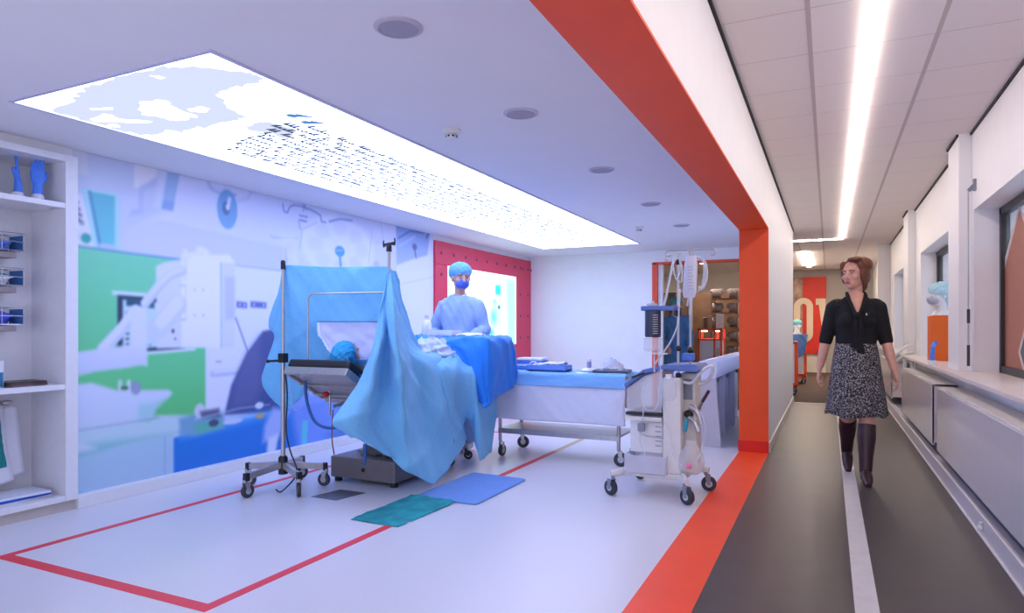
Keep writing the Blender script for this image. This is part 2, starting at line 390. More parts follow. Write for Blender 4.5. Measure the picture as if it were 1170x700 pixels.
# green wall
mp((96, 206, 160), (60, 276), (205, 296), (236, 299), (236, 490), (60, 490), col2=(70, 190, 92))
ml((80, 120, 190), .012, (80, 280), (140, 288), (205, 296))
mp((216, 222, 252), (234.5, 297), (262, 302), (335, 311), (500, 345), (500, 500), (234.5, 490))
ml((120, 130, 190), .006, (268, 303), (320, 309))
me_((224, 228, 250), 225, 288, .12, .05)
# light-box monitor
mp((214, 222, 244), (128, 332), (210, 338), (210, 342), (128, 336)); mp((30, 40, 66), (134, 337), (212, 343), (212, 399), (134, 403))
mp((182, 216, 228), (140, 342), (186, 346), (186, 396), (140, 399)); mp((24, 60, 80), (144, 342), (176, 345), (176, 352), (144, 349))
for k in range(7): ml((20, 30, 50), .012, (144, 357+6*k), (146.5, 357+6*k)); 
for k in range(6): ml((40, 70, 100), .008, (151+4*k, 394), (152+4*k, 394))
mp((222, 228, 246), (163, 402), (223, 397), (223, 400), (163, 405))
# x-ray detector
mp((206, 214, 240), (178, 304), (186, 300), (208, 296), (214, 397), (179, 398))
mp((229, 232, 250), (207, 296), (226, 291), (262, 291), (268, 300), (268, 395), (255, 397), (207, 397), soft=.012)
mp((205, 212, 244), (252, 300), (268, 300), (268, 397), (253, 397)); mp((180, 188, 236), (256, 316), (268, 316), (268, 364), (257, 365), soft=.02)
ml((110, 160, 200), .008, (252, 300), (252.5, 397))
ml((150, 160, 200), .008, (206, 326), (212, 326)); ml((150, 160, 200), .008, (206, 365), (212, 365)); ml((185, 192, 225), .006, (212, 326), (212, 365))
me_((30, 50, 60), 203, 344.5, .015, .02); me_((30, 40, 60), 197.5, 378, .012, .016); me_((90, 90, 120), 200, 387, .01, .01)
for x in (222, 232):
    for y in (331, 360): me_((165, 175, 210), x, y, .008, .008)
me_((196, 202, 232), 216, 282, .07, .05); mp((214, 220, 246), (209, 284), (214, 284), (214, 320), (209, 320)); ml((220, 226, 250), .03, (208, 292), (232, 288))
ml((196, 206, 242), .16, (203, 348), (184, 372), (176, 378)); ml((214, 220, 250), .10, (203, 345), (184, 368))
ml((182, 194, 236), .075, (208, 309), (194, 314), (182, 326), (166, 346)); ml((206, 214, 248), .045, (208, 307), (194, 312), (180, 326), (164, 346))
ml((190, 202, 238), .09, (154, 355), (139, 376), (118, 398)); ml((212, 220, 250), .05, (152, 355), (136, 376), (117, 397))
mp((210, 218, 248), (149, 352), (155, 348), (167, 352), (168, 418), (149, 412), soft=.012)
mp((205, 214, 246), (60, 405), (82, 403), (145, 394), (166, 396), (166, 416), (145, 420), (110, 424), (60, 436), soft=.012, col2=(186, 200, 236))
# patient couch in the print
mp((202, 214, 246), (60, 442), (82, 440), (104, 437), (134, 446), (192, 445), (197, 449), (192, 454), (180, 460), (168, 472), (168, 500), (60, 512), soft=.012, col2=(180, 206, 232))
mp((150, 204, 216), (158, 462), (176, 460), (193, 453), (178, 468), (176, 480), (158, 486), soft=.02)
mp((176, 212, 228), (60, 496), (170, 482), (180, 474), (222, 474), (230, 480), (205, 494), (120, 514), (60, 530), soft=.015)
mp((120, 186, 200), (60, 512), (128, 503), (205, 494), (140, 510), (100, 525), (60, 536), soft=.03)
mp((152, 196, 222), (60, 530), (198, 495), (198, 560), (60, 580), soft=.015, col2=(150, 180, 222)); ml((120, 150, 190), .007, (188, 498), (188, 560)); ml((110, 130, 170), .006, (82, 493), (130, 485), (182, 477))
mp((200, 214, 240), (60, 502), (84, 501), (110, 512), (60, 524), soft=.02)
for x in (137, 147): mp((220, 224, 240), (x-2, 434), (x+1.5, 434), (x+2, 446), (x-2, 446))
me_((130, 140, 180), 155, 443, .04, .05); ml((60, 60, 80), .02, (139, 443), (145, 443))
# door, rail, control strips, cable
ml((176, 186, 226), .055, (243, 427), (275, 424)); ml((228, 232, 252), .016, (244, 425), (275, 422)); ml((90, 100, 120), .008, (247, 413), (252, 413))
for a, b in ((270, 282), (286, 304)):
    mp((76, 88, 170), (a, 344), (b, 345.5), (b, 352), (a, 351)); me_((210, 215, 245), a+4, 348, .01, .01); me_((210, 215, 245), b-3, 348.5, .01, .01)
ml((50, 60, 90), .01, (269, 363), (277, 385), (285, 408))
mp((58, 66, 120), (300, 378), (330, 372), (330, 470), (256, 474), (264, 440), (281, 404), soft=.015, col2=(40, 60, 120))
mp((80, 84, 140), (281, 404), (296, 384), (300, 440), (290, 462), (262, 470), (268, 436), soft=.05, op=.7)
# blue draped table with instruments in the print
mp((26, 104, 214), (198, 500), (258, 484), (335, 466), (500, 430), (500, 500), (198, 560), col2=(18, 88, 196))
mp((60, 140, 226), (205, 492), (258, 478), (335, 462), (335, 470), (258, 490), (205, 503), soft=.03, op=.7)
mp((96, 150, 190), (204, 478), (232, 470), (256, 470), (256, 488), (222, 498), (206, 496), soft=.02)
mp((70, 176, 140), (221, 484), (250, 478), (254, 488), (224, 496), soft=.02, op=.8); me_((196, 206, 230), 228, 469, .05, .06); mp((70, 74, 110), (228, 470), (250, 466), (252, 476), (230, 478), soft=.015)
me_((50, 60, 90), 244, 483, .05, .03); me_((190, 205, 235), 266, 481, .10, .025); me_((190, 150, 90), 297, 475, .05, .022); me_((215, 225, 245), 296, 463, .05, .03); ml((170, 190, 225), .008, (222, 479), (275, 466), (308, 462))
mp((150, 172, 240), (302, 486), (312, 466), (330, 470), (318, 500), (300, 505), soft=.03)
mp((96, 132, 234), (330, 450), (420, 440), (440, 500), (340, 512), soft=.05, op=.9)
mp((40, 120, 225), (380, 440), (440, 430), (440, 470), (400, 480), soft=.04); mp((70, 190, 220), (345, 480), (352, 480), (350, 512), (344, 512)); me_((40, 90, 160), 400, 492, .3, .06, .6, .7)
mp((205, 215, 245), (306, 500), (318, 495), (314, 520), (304, 522), soft=.02)
# operating lamp, drip hooks, x-ray picture in the print
me_((196, 206, 246), 388, 284, .62, .36, .12, .8); me_((222, 228, 254), 388, 283, .58, .33, .10)
for a in range(8):
    t = a*math.pi/4; q = W((388, 283))[0]; pr.ell((q[0]+.36*math.cos(t), q[1]+.20*math.sin(t)), .11, .075, (206, 216, 250), .3, .8)
ml((130, 146, 210), .022, (376, 253), (388, 250), (402, 252)); ml((150, 165, 220), .008, (342, 285), (345, 262), (362, 254)); ml((170, 180, 230), .01, (425, 262), (421, 300))
me_((50, 140, 220), 388, 287, .075, .055, .1); ml((60, 150, 220), .03, (388, 292), (389, 304)); ml((190, 210, 250), .01, (384, 286), (391, 286))
ml((86, 104, 176), .012, (323, 233), (324, 241), (328, 243), (331, 236), (336, 234), (346, 236)); ml((86, 104, 176), .012, (346, 236), (358, 241), (366, 246), (367, 253), (372, 254))
ml((86, 104, 176), .008, (345, 232), (350, 240)); ml((86, 104, 176), .008, (349, 232), (346, 241)); ml((80, 90, 160), .012, (342, 246), (351, 248)); ml((80, 90, 160), .012, (342, 251), (350, 253)); ml((110, 120, 180), .01, (341, 252), (343, 262))
ml((150, 160, 215), .008, (308, 269), (312, 271), (340, 272)); mp((186, 192, 232), (326, 278), (334, 277), (335, 288), (327, 289), soft=.02); ml((140, 150, 200), .012, (326, 283), (327, 300)); mp((225, 228, 250), (320, 268), (338, 266), (340, 300), (330, 302), soft=.04, op=.6)
ml((160, 172, 226), .01, (434, 248), (438, 276)); ml((180, 190, 236), .012, (430, 277), (440, 277)); me_((186, 182, 226), 430, 302, .05, .04)
mp((112, 144, 216), (452, 250), (492, 259), (488, 292), (470, 297), (453, 303), soft=.01, col2=(150, 178, 234))
ml((70, 96, 170), .02, (455, 258), (470, 257), (486, 262)); ml((70, 96, 170), .02, (455, 272), (468, 264), (484, 266)); ml((160, 188, 240), .025, (456, 281), (474, 270)); ml((78, 84, 150), .03, (473, 281), (476, 300)); me_((70, 76, 140), 473.5, 282, .05, .04); ml((50, 70, 140), .02, (487, 272), (491, 262))
mp((222, 228, 252), (453, 303), (472, 296), (496, 290), (496, 400), (452, 400), soft=.02); ml((190, 198, 238), .008, (455, 325), (496, 316))
_C = (255*(np.clip(pr.C, 0, 255)/255)**.74).reshape(NY+1, NX+1, 3)
for _k in range(1):                                    # the enlarged photograph is soft
    _p = np.pad(_C, ((1, 1), (1, 1), (0, 0)), 'edge'); _C = sum(_p[i:i+NY+1, j:j+NX+1] for i in range(3) for j in range(3))/9
pr.C = _C.reshape(-1, 3)
mural = grid_print('mural_print', NX, NY, lambda u, v: (XL+.003, my0+u*(my1-my0), mz0+v*(mz1-mz0)), vcol_mat('mural_photo_print', .35), pr.C, wl)
mural['label'] = 'photographic mural of a green x-ray room with a blue draped table'
# --- back wall with opening
wb = struct(MB().box(-5.2, -2.48, YB, YB+.12, 0, ZK+.02), 'wall_back', WHITE)
struct(MB().box(-2.48, XP0, YB, YB+.12, 2.215, ZK+.02), 'wall_over_opening', WHITE, wb)
struct(MB().box(-2.48, -2.40, YB-.012, YB+.13, 0, 2.215), 'trim_1', mat('orange_frame', (230, 80, 40), .5), bev=.003)
struct(MB().box(-2.48, XP0, YB-.012, YB+.13, 2.19, 2.225), 'trim_2', MATS['orange_frame'], bev=.003)
struct(MB().box(-2.40, -2.33, YB+.05, YB+.13, 0, 2.19), 'trim_3', WHITE)
struct(MB().box(-4.5, -2.50, YB-.014, YB, 0, .085), 'baseboard_back', GLOSSW, bev=.004)
# --- far hall behind
wf = struct(MB().box(-7, 1.4, 20, 20.1, 0, ZK+.03), 'wall_far', mat('greige_wall', (178, 170, 162), .7))
struct(MB().box(-7.1, -7, YB, 20, 0, ZK+.03), 'wall_far_left', MATS['greige_wall'])
struct(MB().box(-.9, -.08, 19.96, 20, 0, .42), 'baseboard_far', mat('pale_plinth', (224, 214, 200), .5))
# --- window wall on the right
wr = struct(MB().box(XR, 1.4, Y0, 14.4, 0, .82), 'wall_right', WHITE)
for a, b in ((Y0, 2.6), (6.42, 7.3), (9.82, 11.2), (13.6, 20)): struct(MB().box(XR, 1.4, a, b, .82, ZK+.02), 'wall_pier', WHITE, wr)
for a, b in ((2.6, 6.42), (7.3, 9.82), (11.2, 13.6)): struct(MB().box(XR, 1.4, a, b, 2.15, ZK+.02), 'wall_lintel', WHITE, wr)
for a, b in ((6.49, 7.02), (10.37, 10.95)): struct(MB().box(.96, XR, a, b, .85, ZK+.02), 'wall_column_right', WHITE, bev=.004)
struct(MB().box(.84, 1.05, 14.4, 14.5, 0, ZK), 'wall_pier_end', WHITE)
struct(MB().box(1.05, 1.4, 14.4, 20, 0, .82), 'wall_far_right', WHITE, wr)
struct(MB().box(.87, XG+.02, Y0, 14.4, .82, .85), 'trim_8', mat('sill_white', (232, 222, 216), .3), bev=.004)
struct(MB().box(1.035, 1.05, Y0, 14.4, .12, .82), 'wall_apron_right', WHITE)
FRM = mat('dark_window_frame', (44, 42, 44), .4)
PANE = mat('window_glass', (150, 172, 170), .06, alpha=.35, spec=.8)
def window(n, y0, y1, mull):
    wn = MB()
    z0, z1, t = .85, 2.15, .055
    wn.box(XG, XG+.06, y0, y1, z0, z0+t).box(XG, XG+.06, y0, y1, z1-t, z1).box(XG, XG+.06, y0, y0+t, z0, z1).box(XG, XG+.06, y1-t, y1, z0, z1)
    for q in mull: wn.box(XG, XG+.06, q-t/2, q+t/2, z0, z1)
    o = struct(wn, 'window_%d' % n, FRM)
    ed = [y0]+list(mull)+[y1]
    for a, b in zip(ed[:-1], ed[1:]):
        struct(MB().box(XG+.03, XG+.036, a+t/2, b-t/2, z0+t, z1-t), 'pane', PANE, o)
    return o
w1 = window(1, 2.6, 6.42, [4.2]); w2 = window(2, 7.3, 9.82, [8.75]); w3 = window(3, 11.2, 13.6, [12.6])
# printed film on the near window: salmon triangle, pale outline, grey hexagon edge
SALM = mat('salmon_film', (176, 112, 90), .5); PALE = mat('pale_film_line', (215, 205, 200), .5); GRF = mat('grey_film', (92, 92, 98), .5)
def film(name, m, pts, x): return struct(MB().prism([PX(px, py, XG+.028) for px, py in pts], (0, 0, 0), (x, 0, 0)), name, m, w1)
film('film_triangle', SALM, [(1143, 425), (1143, 316), (1164, 237), (1190, 300), (1190, 434)], -.001)
film('film_outline', PALE, [(1143, 316), (1164, 236), (1165.5, 238), (1144, 324)], -.002)
film('film_outline', PALE, [(1164, 236), (1165.5, 236), (1172, 254), (1171, 256)], -.002)
film('film_hexagon', GRF, [(1166, 402), (1175, 365), (1190, 365), (1190, 428), (1172, 424)], -.002)
film('film_outline', PALE, [(1164, 402), (1174, 363), (1175.5, 366), (1166, 402), (1172, 425), (1170, 425)], -.003)
# skirting duct along the window wall
struct(MB().box(.80, .86, Y0, 14.4, 0, .115), 'trim_4', mat('duct_white', (205, 200, 206), .4), bev=.008)
struct(MB().box(.786, .80, Y0, 14.4, 0, .012), 'trim_5', mat('seal_white', (222, 216, 216), .4), bev=.003)
struct(MB().box(.86, 1.05, Y0, 14.4, 0, .11), 'trim_6', mat('duct_shaded', (150, 150, 170), .5))  # darker bluish colour paints the shade behind the duct front, under the radiators
from mathutils.geometry import delaunay_2d_cdt
# ================================================================= LIGHTS AND CEILING THINGS
LP = dict(x0=-3.885, x1=-2.42, y0=2.04, y1=9.24)
t = thing('backlit_ceiling_panel', 'long glowing ceiling light panel printed with a grey map and handwritten lines', 'light panel', (-3.15, 5.6, ZC-.02))
pw = mat('panel_diffuser', (225, 230, 255), .5, emit=PANEL_L, emit_rgb=(.52, .61, 1.0))
MB().box(LP['x0'], LP['x1'], LP['y0'], LP['y1'], ZC-.004, ZC).build('diffuser', pw, t)
fr = MB(); a, b, c_, d_ = LP['x0'], LP['x1'], LP['y0'], LP['y1']; g = .02
fr.box(a-g, a, c_-g, d_+g, ZC-.008, ZC).box(b, b+g, c_-g, d_+g, ZC-.008, ZC).box(a, b, c_-g, c_, ZC-.008, ZC).box(a, b, d_, d_+g, ZC-.008, ZC)
fr.build('frame', mat('panel_frame', (205, 200, 225), .4), t)
ZP = ZC-.005
def flat(pts, z): return [(PZ(px, py, ZC-.004).x, PZ(px, py, ZC-.004).y, z) for px, py in pts]
def jag(P, n=5, s=.02):
    out = []
    for i in range(len(P)):
        p, q = Vector(P[i]), Vector(P[(i+1) % len(P)])
        for k in range(n):
            v = p.lerp(q, k/n)
            if k: v += Vector((random.uniform(-s, s), random.uniform(-s, s), 0))
            out.append(tuple(v))
    return out
def printpoly(name, pts, m, z, n=5, s=.02):
    P = jag(flat(pts, z), n, s); P = [(min(max(p[0], a+.004), b-.004), min(max(p[1], c_+.004), d_-.004), p[2]) for p in P]
    r_ = delaunay_2d_cdt([Vector(p[:2]) for p in P], [], [list(range(len(P)))], 1, 1e-5)
    me = bpy.data.meshes.new(name); me.from_pydata([(v.x, v.y, z) for v in r_[0]], [], r_[2]); me.materials.append(m); return link_mesh(name, me, t)
def crop(px, py): return (10+px/3.343, 55+py/3.345)
MAPG = mat('map_print', (0, 0, 0), .6, emit=.56, emit_rgb=(.80, .87, 1.15), no_sample=True)
PWH = mat('panel_print_white', (0, 0, 0), .6, emit=PANEL_L, emit_rgb=(.52, .61, 1.0), no_sample=True)
printpoly('map_print', [crop(*p) for p in ((165, 240), (255, 200), (270, 165), (310, 145), (400, 118), (470, 95), (560, 75), (640, 68), (740, 72), (880, 85), (960, 100), (985, 115), (900, 140), (830, 160), (790, 175), (820, 205), (870, 240), (925, 262), (860, 275), (760, 300), (700, 305), (640, 325), (560, 330), (500, 332), (430, 315), (300, 278))], MAPG, ZP-.001)
printpoly('map_lake', [crop(*p) for p in ((490, 232), (505, 205), (560, 195), (605, 200), (640, 225), (720, 258), (690, 268), (640, 275), (590, 265), (510, 252))], PWH, ZP-.002)
for q in (((310, 228), (400, 226), (400, 232), (315, 234)), ((310, 268), (360, 248), (400, 255), (420, 268), (550, 278), (540, 284), (420, 280), (330, 280)), ((680, 230), (740, 220), (770, 230), (755, 243), (700, 240)), ((535, 103), (570, 102), (600, 112), (585, 117)), ((375, 290), (420, 290), (425, 300), (385, 300)), ((560, 335), (600, 310), (640, 315), (690, 330), (760, 350), (700, 365), (640, 360))):
    printpoly('map_inlet', [crop(*p) for p in q], PWH, ZP-.002, 3, .008)
printpoly('map_patch', [crop(*p) for p in ((905, 300), (950, 282), (1000, 280), (1040, 292), (1095, 310), (1080, 340), (1040, 342), (1010, 325), (930, 315))], MAPG, ZP-.001, 4, .012)
INKB = mat('ink_blue', (0, 0, 0), .6, emit=.5, emit_rgb=(.12, .3, .75), no_sample=True)
INK = mat('ink_grey', (0, 0, 0), .6, emit=.12, emit_rgb=(.30, .40, .70), no_sample=True)
for dx in (0, .13):                                    # the opening quotation mark
    y = 2.84+dx; x = -2.70-dx*.1; P = []
    for k in range(15): aa = k/14*math.pi*1.9; P.append((x-.02+.032*math.cos(aa), y+.034*math.sin(aa)))
    me = bpy.data.meshes.new('quote_mark'); V = [(q[0], q[1], ZP-.002) for q in P]+[(x+.09, y+.09, ZP-.002), (x+.02, y-.03, ZP-.002)]
    me.from_pydata(V, [], [tuple(range(15)), (0, 3, 15), (0, 15, 16)]); me.materials.append(INKB); link_mesh('quote_mark', me, t)
rnd = random.Random(3)
for row in range(11):                                  # eleven lines of cursive handwriting
    x = -2.80-.083*row; y = (3.03 if row == 0 else 2.84+.03*row+rnd.uniform(0, .06)); V = []; fs = []; yend = 8.75 - (2.4 if row == 10 else rnd.uniform(0, .2))
    h = .034
    while y < yend:
        nl = rnd.randint(2, 8); first = True
        for l in range(nl):
            tall = rnd.random() < .22; H = h*(1.9 if (tall or first) else rnd.uniform(.75, 1.1)); dn = h*(.8 if rnd.random() < .12 else 0)
            st = .022; P = [(x-dn, y), (x+H, y+st*.75), (x, y+st), (x+h*.2, y+st*1.55)]; first = False
            for p, q in zip(P[:-1], P[1:]):
                n = len(V); wd = .009
                V += [(p[0], p[1]-wd, ZP-.002), (p[0], p[1]+wd, ZP-.002), (q[0], q[1]+wd, ZP-.002), (q[0], q[1]-wd, ZP-.002)]; fs.append((n, n+1, n+2, n+3))
            y += st*1.55
        y += rnd.uniform(.035, .06)
    me = bpy.data.meshes.new('handwritten_line'); me.from_pydata(V, [], fs); me.materials.append(INK); link_mesh('handwritten_line', me, t)
# linear LED profile in the corridor
t = thing('linear_ceiling_light', 'long white LED line light set in the corridor ceiling', 'ceiling light', (.205, 6, ZK))
le = mat('led_diffuser', (255, 244, 240), .4, emit=LED_L, emit_rgb=(1.0, .87, .79))
MB().box(.185, .225, Y0, 13.14, ZK-.017, ZK+.002).build('diffuser', le, t)
MB().box(-.62, .185, 13.1, 13.14, ZK-.017, ZK+.002).build('diffuser', le, t)
MB().box(.179, .185, Y0, 13.1, ZK-.001, ZK+.002).box(.225, .231, Y0, 13.14, ZK-.001, ZK+.002).build('profile', mat('led_profile', (225, 220, 220), .4), t)
# round ceiling speakers and smoke detectors
GR = mat('speaker_grille', (168, 162, 176), .6); RG = mat('speaker_ring', (196, 190, 202), .5)
def rspk(y):
    o = thing('ceiling_speaker', 'round grey speaker grille in the white ceiling beside the light panel', 'speaker', (-1.55, y, ZC), 'row of round ceiling speakers')
    MB().lathe([(.098, 0), (.098, -.004), (.085, -.010), (.080, -.010), (.080, 0)], (-1.55, y, ZC), 32).build('ring', RG, o, smooth=True)
    MB().lathe([(.080, -.002), (.078, -.007), (.04, -.009), (.001, -.010)], (-1.55, y, ZC), 32).build('grille', GR, o, smooth=True)
    return o
s0 = rspk(2.20)
for y in (3.37, 4.83, 6.36, 7.83): copy_tree(s0, None, (-1.55, y, ZC))
def smoke(x, y, label):
    o = thing('smoke_detector', label, 'smoke detector', (x, y, ZC))
    MB().lathe([(.055, 0), (.055, -.015), (.045, -.022), (.045, -.03)], (x, y, ZC), 24).build('base', CREAM, o, smooth=.5)
    MB().lathe([(.026, -.03), (.034, -.036), (.034, -.05), (.02, -.056), (.001, -.057)], (x, y, ZC), 20).build('sensor_head', CREAM, o, smooth=.5)
    for k in range(8): q = k*math.pi/4; MB().cbox((x+.0345*math.cos(q), y+.0345*math.sin(q), ZC-.043), (.003, .012, .010), (0, 0, q)).build('vent_slot', BLACK, o)
smoke(-2.06, 3.475, 'white smoke detector on the ceiling beside the start of the panel handwriting')
smoke(-2.03, 7.75, 'small white smoke detector beside the end of the light panel by the opening wall')
# warm downlights of the far hall, plus glowing strips added to brighten it
wm = mat('warm_lamp', (255, 235, 215), .4, emit=40, emit_rgb=(1.0, .86, .72))
for x, y in ((-4.4, 13.2), (-3.4, 13.2), (-4.6, 15.6), (-3.4, 15.6), (-2.2, 13.2), (-2.0, 16.5), (-1.1, 15.2)):
    o = thing('downlight', 'small round warm downlight in the ceiling of the far hall', 'ceiling light', (x, y, ZK), 'warm downlights of the far hall')
    MB().lathe([(.10, 0), (.10, -.008), (.08, -.010), (.08, 0)], (x, y, ZK), 20).build('ring', RG, o)
    MB().lathe([(.078, -.002), (.001, -.006)], (x, y, ZK), 20).build('lamp', wm, o)
for x, y0, y1 in ((-2.75, 14.5, 16.5), (-4.6, 16.5, 18.5), (-.45, 15.0, 18.5)):
    tag(MB().box(x-.05, x+.05, y0, y1, ZK-.03, ZK).build('fill_strip', wm), 'warm glowing strip added under the ceiling to brighten the far hall', 'ceiling light', 'warm strips added to brighten the far hall')
tag(MB().box(-7, -.9, 12.6, 12.95, 2.45, ZK).build('trim_7', mat('beige_duct', (200, 190, 176), .6)), kind='structure')
# ================================================================= LEFT SIDE: SHELF UNIT
SX0, SX1 = -4.90, -4.50
t = thing('shelving_unit', 'white open shelving unit built into the wall beside the mural', 'shelving unit', (-4.7, 2.2, 0))
MB().box(SX0, SX1, 2.67, 2.75, .07, 2.335).build('side_panel', GLOSSW, t, bev=.003)
MB().box(SX0, SX1, 1.6, 1.64, .07, 2.335).build('side_panel', GLOSSW, t, bev=.003)
MB().box(SX0, SX1, 1.64, 2.67, 2.29, 2.335).build('top_panel', GLOSSW, t, bev=.003)
MB().box(SX0, SX0+.02, 1.64, 2.67, .07, 2.29).build('back_panel', GLOSSW, t)
MB().box(SX0, -4.53, 1.6, 2.75, 0, .07).build('plinth', mat('beige_plinth', (196, 186, 180), .5), t)
SHZ = (.07, .80, 1.985)
for z in SHZ: MB().box(SX0+.02, SX1-.005, 1.64, 2.67, z, z+.035).build('shelf', GLOSSW, t, bev=.002)
for y in (2.62, 2.3): MB().lathe([(.008, 0), (.008, .012)], (SX1-.07, y, 1.972), 10).build('shelf_pin', STEEL, t)
# gloved display hands
def hand_mesh(M, L=.19, pose='open', side=1, vox=.0042, forearm=.07):
    """hand pointing +Z, palm facing -Y; thumb towards +X*side"""
    m = MB(M); k = L/.19
    def q(x, y, z): return (x*side*k, y*k, z*k)
    m.tube([q(0, .004, -.085), q(0, .004, -.04), q(0, .003, 0), q(0, 0, .02)], [(.031*k, .027*k), (.029*k, .024*k), (.029*k, .021*k), (.034*k, .017*k)], 12, ref=(1, 0, 0))
    m.tube([q(0, 0, 0), q(0, -.002, .03), q(0, -.003, .07), q(0, -.002, .095)], [(.028*k, .017*k), (.038*k, .017*k), (.042*k, .0145*k), (.039*k, .011*k)], 14, ref=(1, 0, 0))
    cl = {'open': .12, 'curl': .85, 'relax': .5}[pose]
    for i, (bx, bz, ln, r) in enumerate(((.029, .088, .070, .0088), (.010, .094, .079, .0092), (-.010, .090, .073, .0088), (-.028, .082, .057, .0078))):
        P = [Vector(q(bx, -.002, bz-.02))]; ang = 0; sp = bx*1.0
        for s_ in (0, .42, .32, .26):
            if s_ == 0: P.append(Vector(q(bx, -.002, bz))); continue
            ang += cl*(.6+.12*i*(1 if pose != 'open' else 0)); d = Vector((sp*side, -math.sin(ang), math.cos(ang))).normalized(); P.append(P[-1]+d*ln*s_*k)
        m.tube(smooth_path(P, 8), [r*k*(1.04-.035*j) for j in range(9)], 10); m.ell(P[-1], r*k*.82, n=8, m=6)
    P = [q(.018, -.004, .012), q(.036, -.010, .034), q(.047, -.018 if pose == 'open' else -.03, .058), q(.050, -.022 if pose == 'open' else -.045, .080)]
    m.tube(smooth_path(P, 8), [.0135*k, .013*k, .0125*k, .012*k, .0115*k, .011*k, .0105*k, .0098*k, .009*k], 10); m.ell(P[-1], .0092*k, n=8, m=6)
    return m
def glove_hand(label, loc, rz, L, pose, side, group=None):
    o = thing('gloved_display_hand', label, 'glove', loc, group)
    M = Matrix.Translation(Vector(loc)+Vector((0, 0, .025+.085*L/.19))) @ Matrix.Rotation(rz, 4, 'Z')
    put('glove', voxel(hand_mesh(M, L, pose, side), .004, 3, 'glove'), GLOVE, o)
    MB().lathe([(.036, 0), (.036, .03), (.03, .045)], loc, 18).build('white_base', GLOSSW, o, smooth=.6)
    return o
p = PX(20, 226, -4.66); glove_hand('blue rubber glove on a display hand turned side-on on the top shelf', (p.x, p.y, 2.02), -.48, .19, 'open', 1)
p = PX(43, 229, -4.62); glove_hand('blue rubber glove on a display hand showing its open back on the top shelf', (p.x, p.y, 2.02), 4.23, .19, 'open', -1)
# wall-mounted wire trays with packs
packs = (((60, 110, 200), (215, 205, 190)), ((215, 215, 220), (40, 130, 150)), ((60, 80, 215), (80, 100, 220)))
lab = ('cream and blue packet lying in the highest wire tray', 'white and teal packet standing in the middle wire tray', 'crumpled blue packet filling the lowest wire tray')
for k, (z, nm) in enumerate(((1.70, 'highest'), (1.475, 'middle'), (1.225, 'lowest'))):
    y0, y1, x0, x1 = 2.15, 2.53, -4.87, -4.70
    o = thing('wire_tray', 'chrome wire tray on the shelf back panel, %s of three' % nm, 'wire tray', (-4.79, 2.2, z-.04), 'wire trays on the shelf back')
    for zz in (z, z+.055, z+.11):
        MB().tube([(x0, y0, zz), (x1, y0, zz), (x1, y1, zz), (x0, y1, zz), (x0, y0, zz)], .0035, 6).build('wire', CHROME, o)
    for y in (y0, y0+.12, y0+.25, y1): MB().tube([(x0, y, z+.11), (x0, y, z), (x1, y, z), (x1, y, z+.11)], .0028, 6).build('wire', CHROME, o)
    MB().box(x0, x1-.05, y1-.12, y1-.02, z-.045, z-.008).build('bracket', mat('taupe_bracket', (160, 150, 150), .5), o, bev=.004)
    MB().box(x0+.01, x1-.008, y1-.006, y1-.004, z+.005, z+.10).build('end_card', mat('dark_card', (60, 110, 170), .5), o)
    pk = thing('medical_packet', lab[k], 'packet', (-4.78, 2.2, z), 'packets in the wire trays')
    for j in range(3):
        c1 = packs[k][j % 2]; mm = mat('packet_%d_%d' % (k, j % 2), c1, .35, noise=.2, nscale=30)
        sheet('pouch', [[(x0+.02+.045*j, y0+.02, z+.006), (x0+.02+.045*j, y0+.2, z+.008), (x0+.02+.045*j, y1-.02-.03*j, z+.006)], [(x0+.03+.045*j, y0+.02, z+.05), (x0+.045+.045*j, y0+.2, z+.05), (x0+.035+.045*j, y1-.02-.02*j, z+.045)], [(x0+.02+.045*j, y0+.02, z+.085-.012*j), (x0+.03+.045*j, y0+.2, z+.10-.016*j), (x0+.02+.045*j, y1-.03, z+.08-.01*j)]], mm, pk, 14, 10, .008, 5, k*3+j, thick=.006)
# things standing on the middle shelf
zs = .835
o = thing('tissue_box', 'white box with a teal printed front standing on the middle shelf', 'box', (-4.66, 2.22, zs))
MB().box(-4.74, -4.58, 2.16, 2.35, zs, zs+.165).build('carton', mat('white_carton', (222, 224, 230), .5), o, bev=.003)
MB().box(-4.579, -4.578, 2.165, 2.345, zs+.005, zs+.095).build('printed_front', mat('teal_print', (40, 110, 150), .5, noise=.6, nscale=26), o)
MB().box(-4.735, -4.585, 2.3505, 2.3515, zs+.005, zs+.095).build('printed_end', MATS['teal_print'], o)
for k in range(3):
    tag(MB(Matrix.Translation((-4.63, 2.47, zs+.001+.011*k)) @ Matrix.Rotation(.12-.1*k, 4, 'Z')).box(-.09, .09, -.11, .11, 0, .010).build('booklet', mat('brown_cover_%d' % k, ((112, 96, 92), (92, 74, 70), (70, 56, 56))[k], .5, noise=.3, nscale=20), bev=.002),
        ('worn brown booklet at the bottom of the small pile on the middle shelf', 'dark brown booklet in the middle of the small pile on the shelf', 'darkest brown booklet on top of the small pile on the shelf')[k], 'booklet', 'pile of booklets on the shelf')
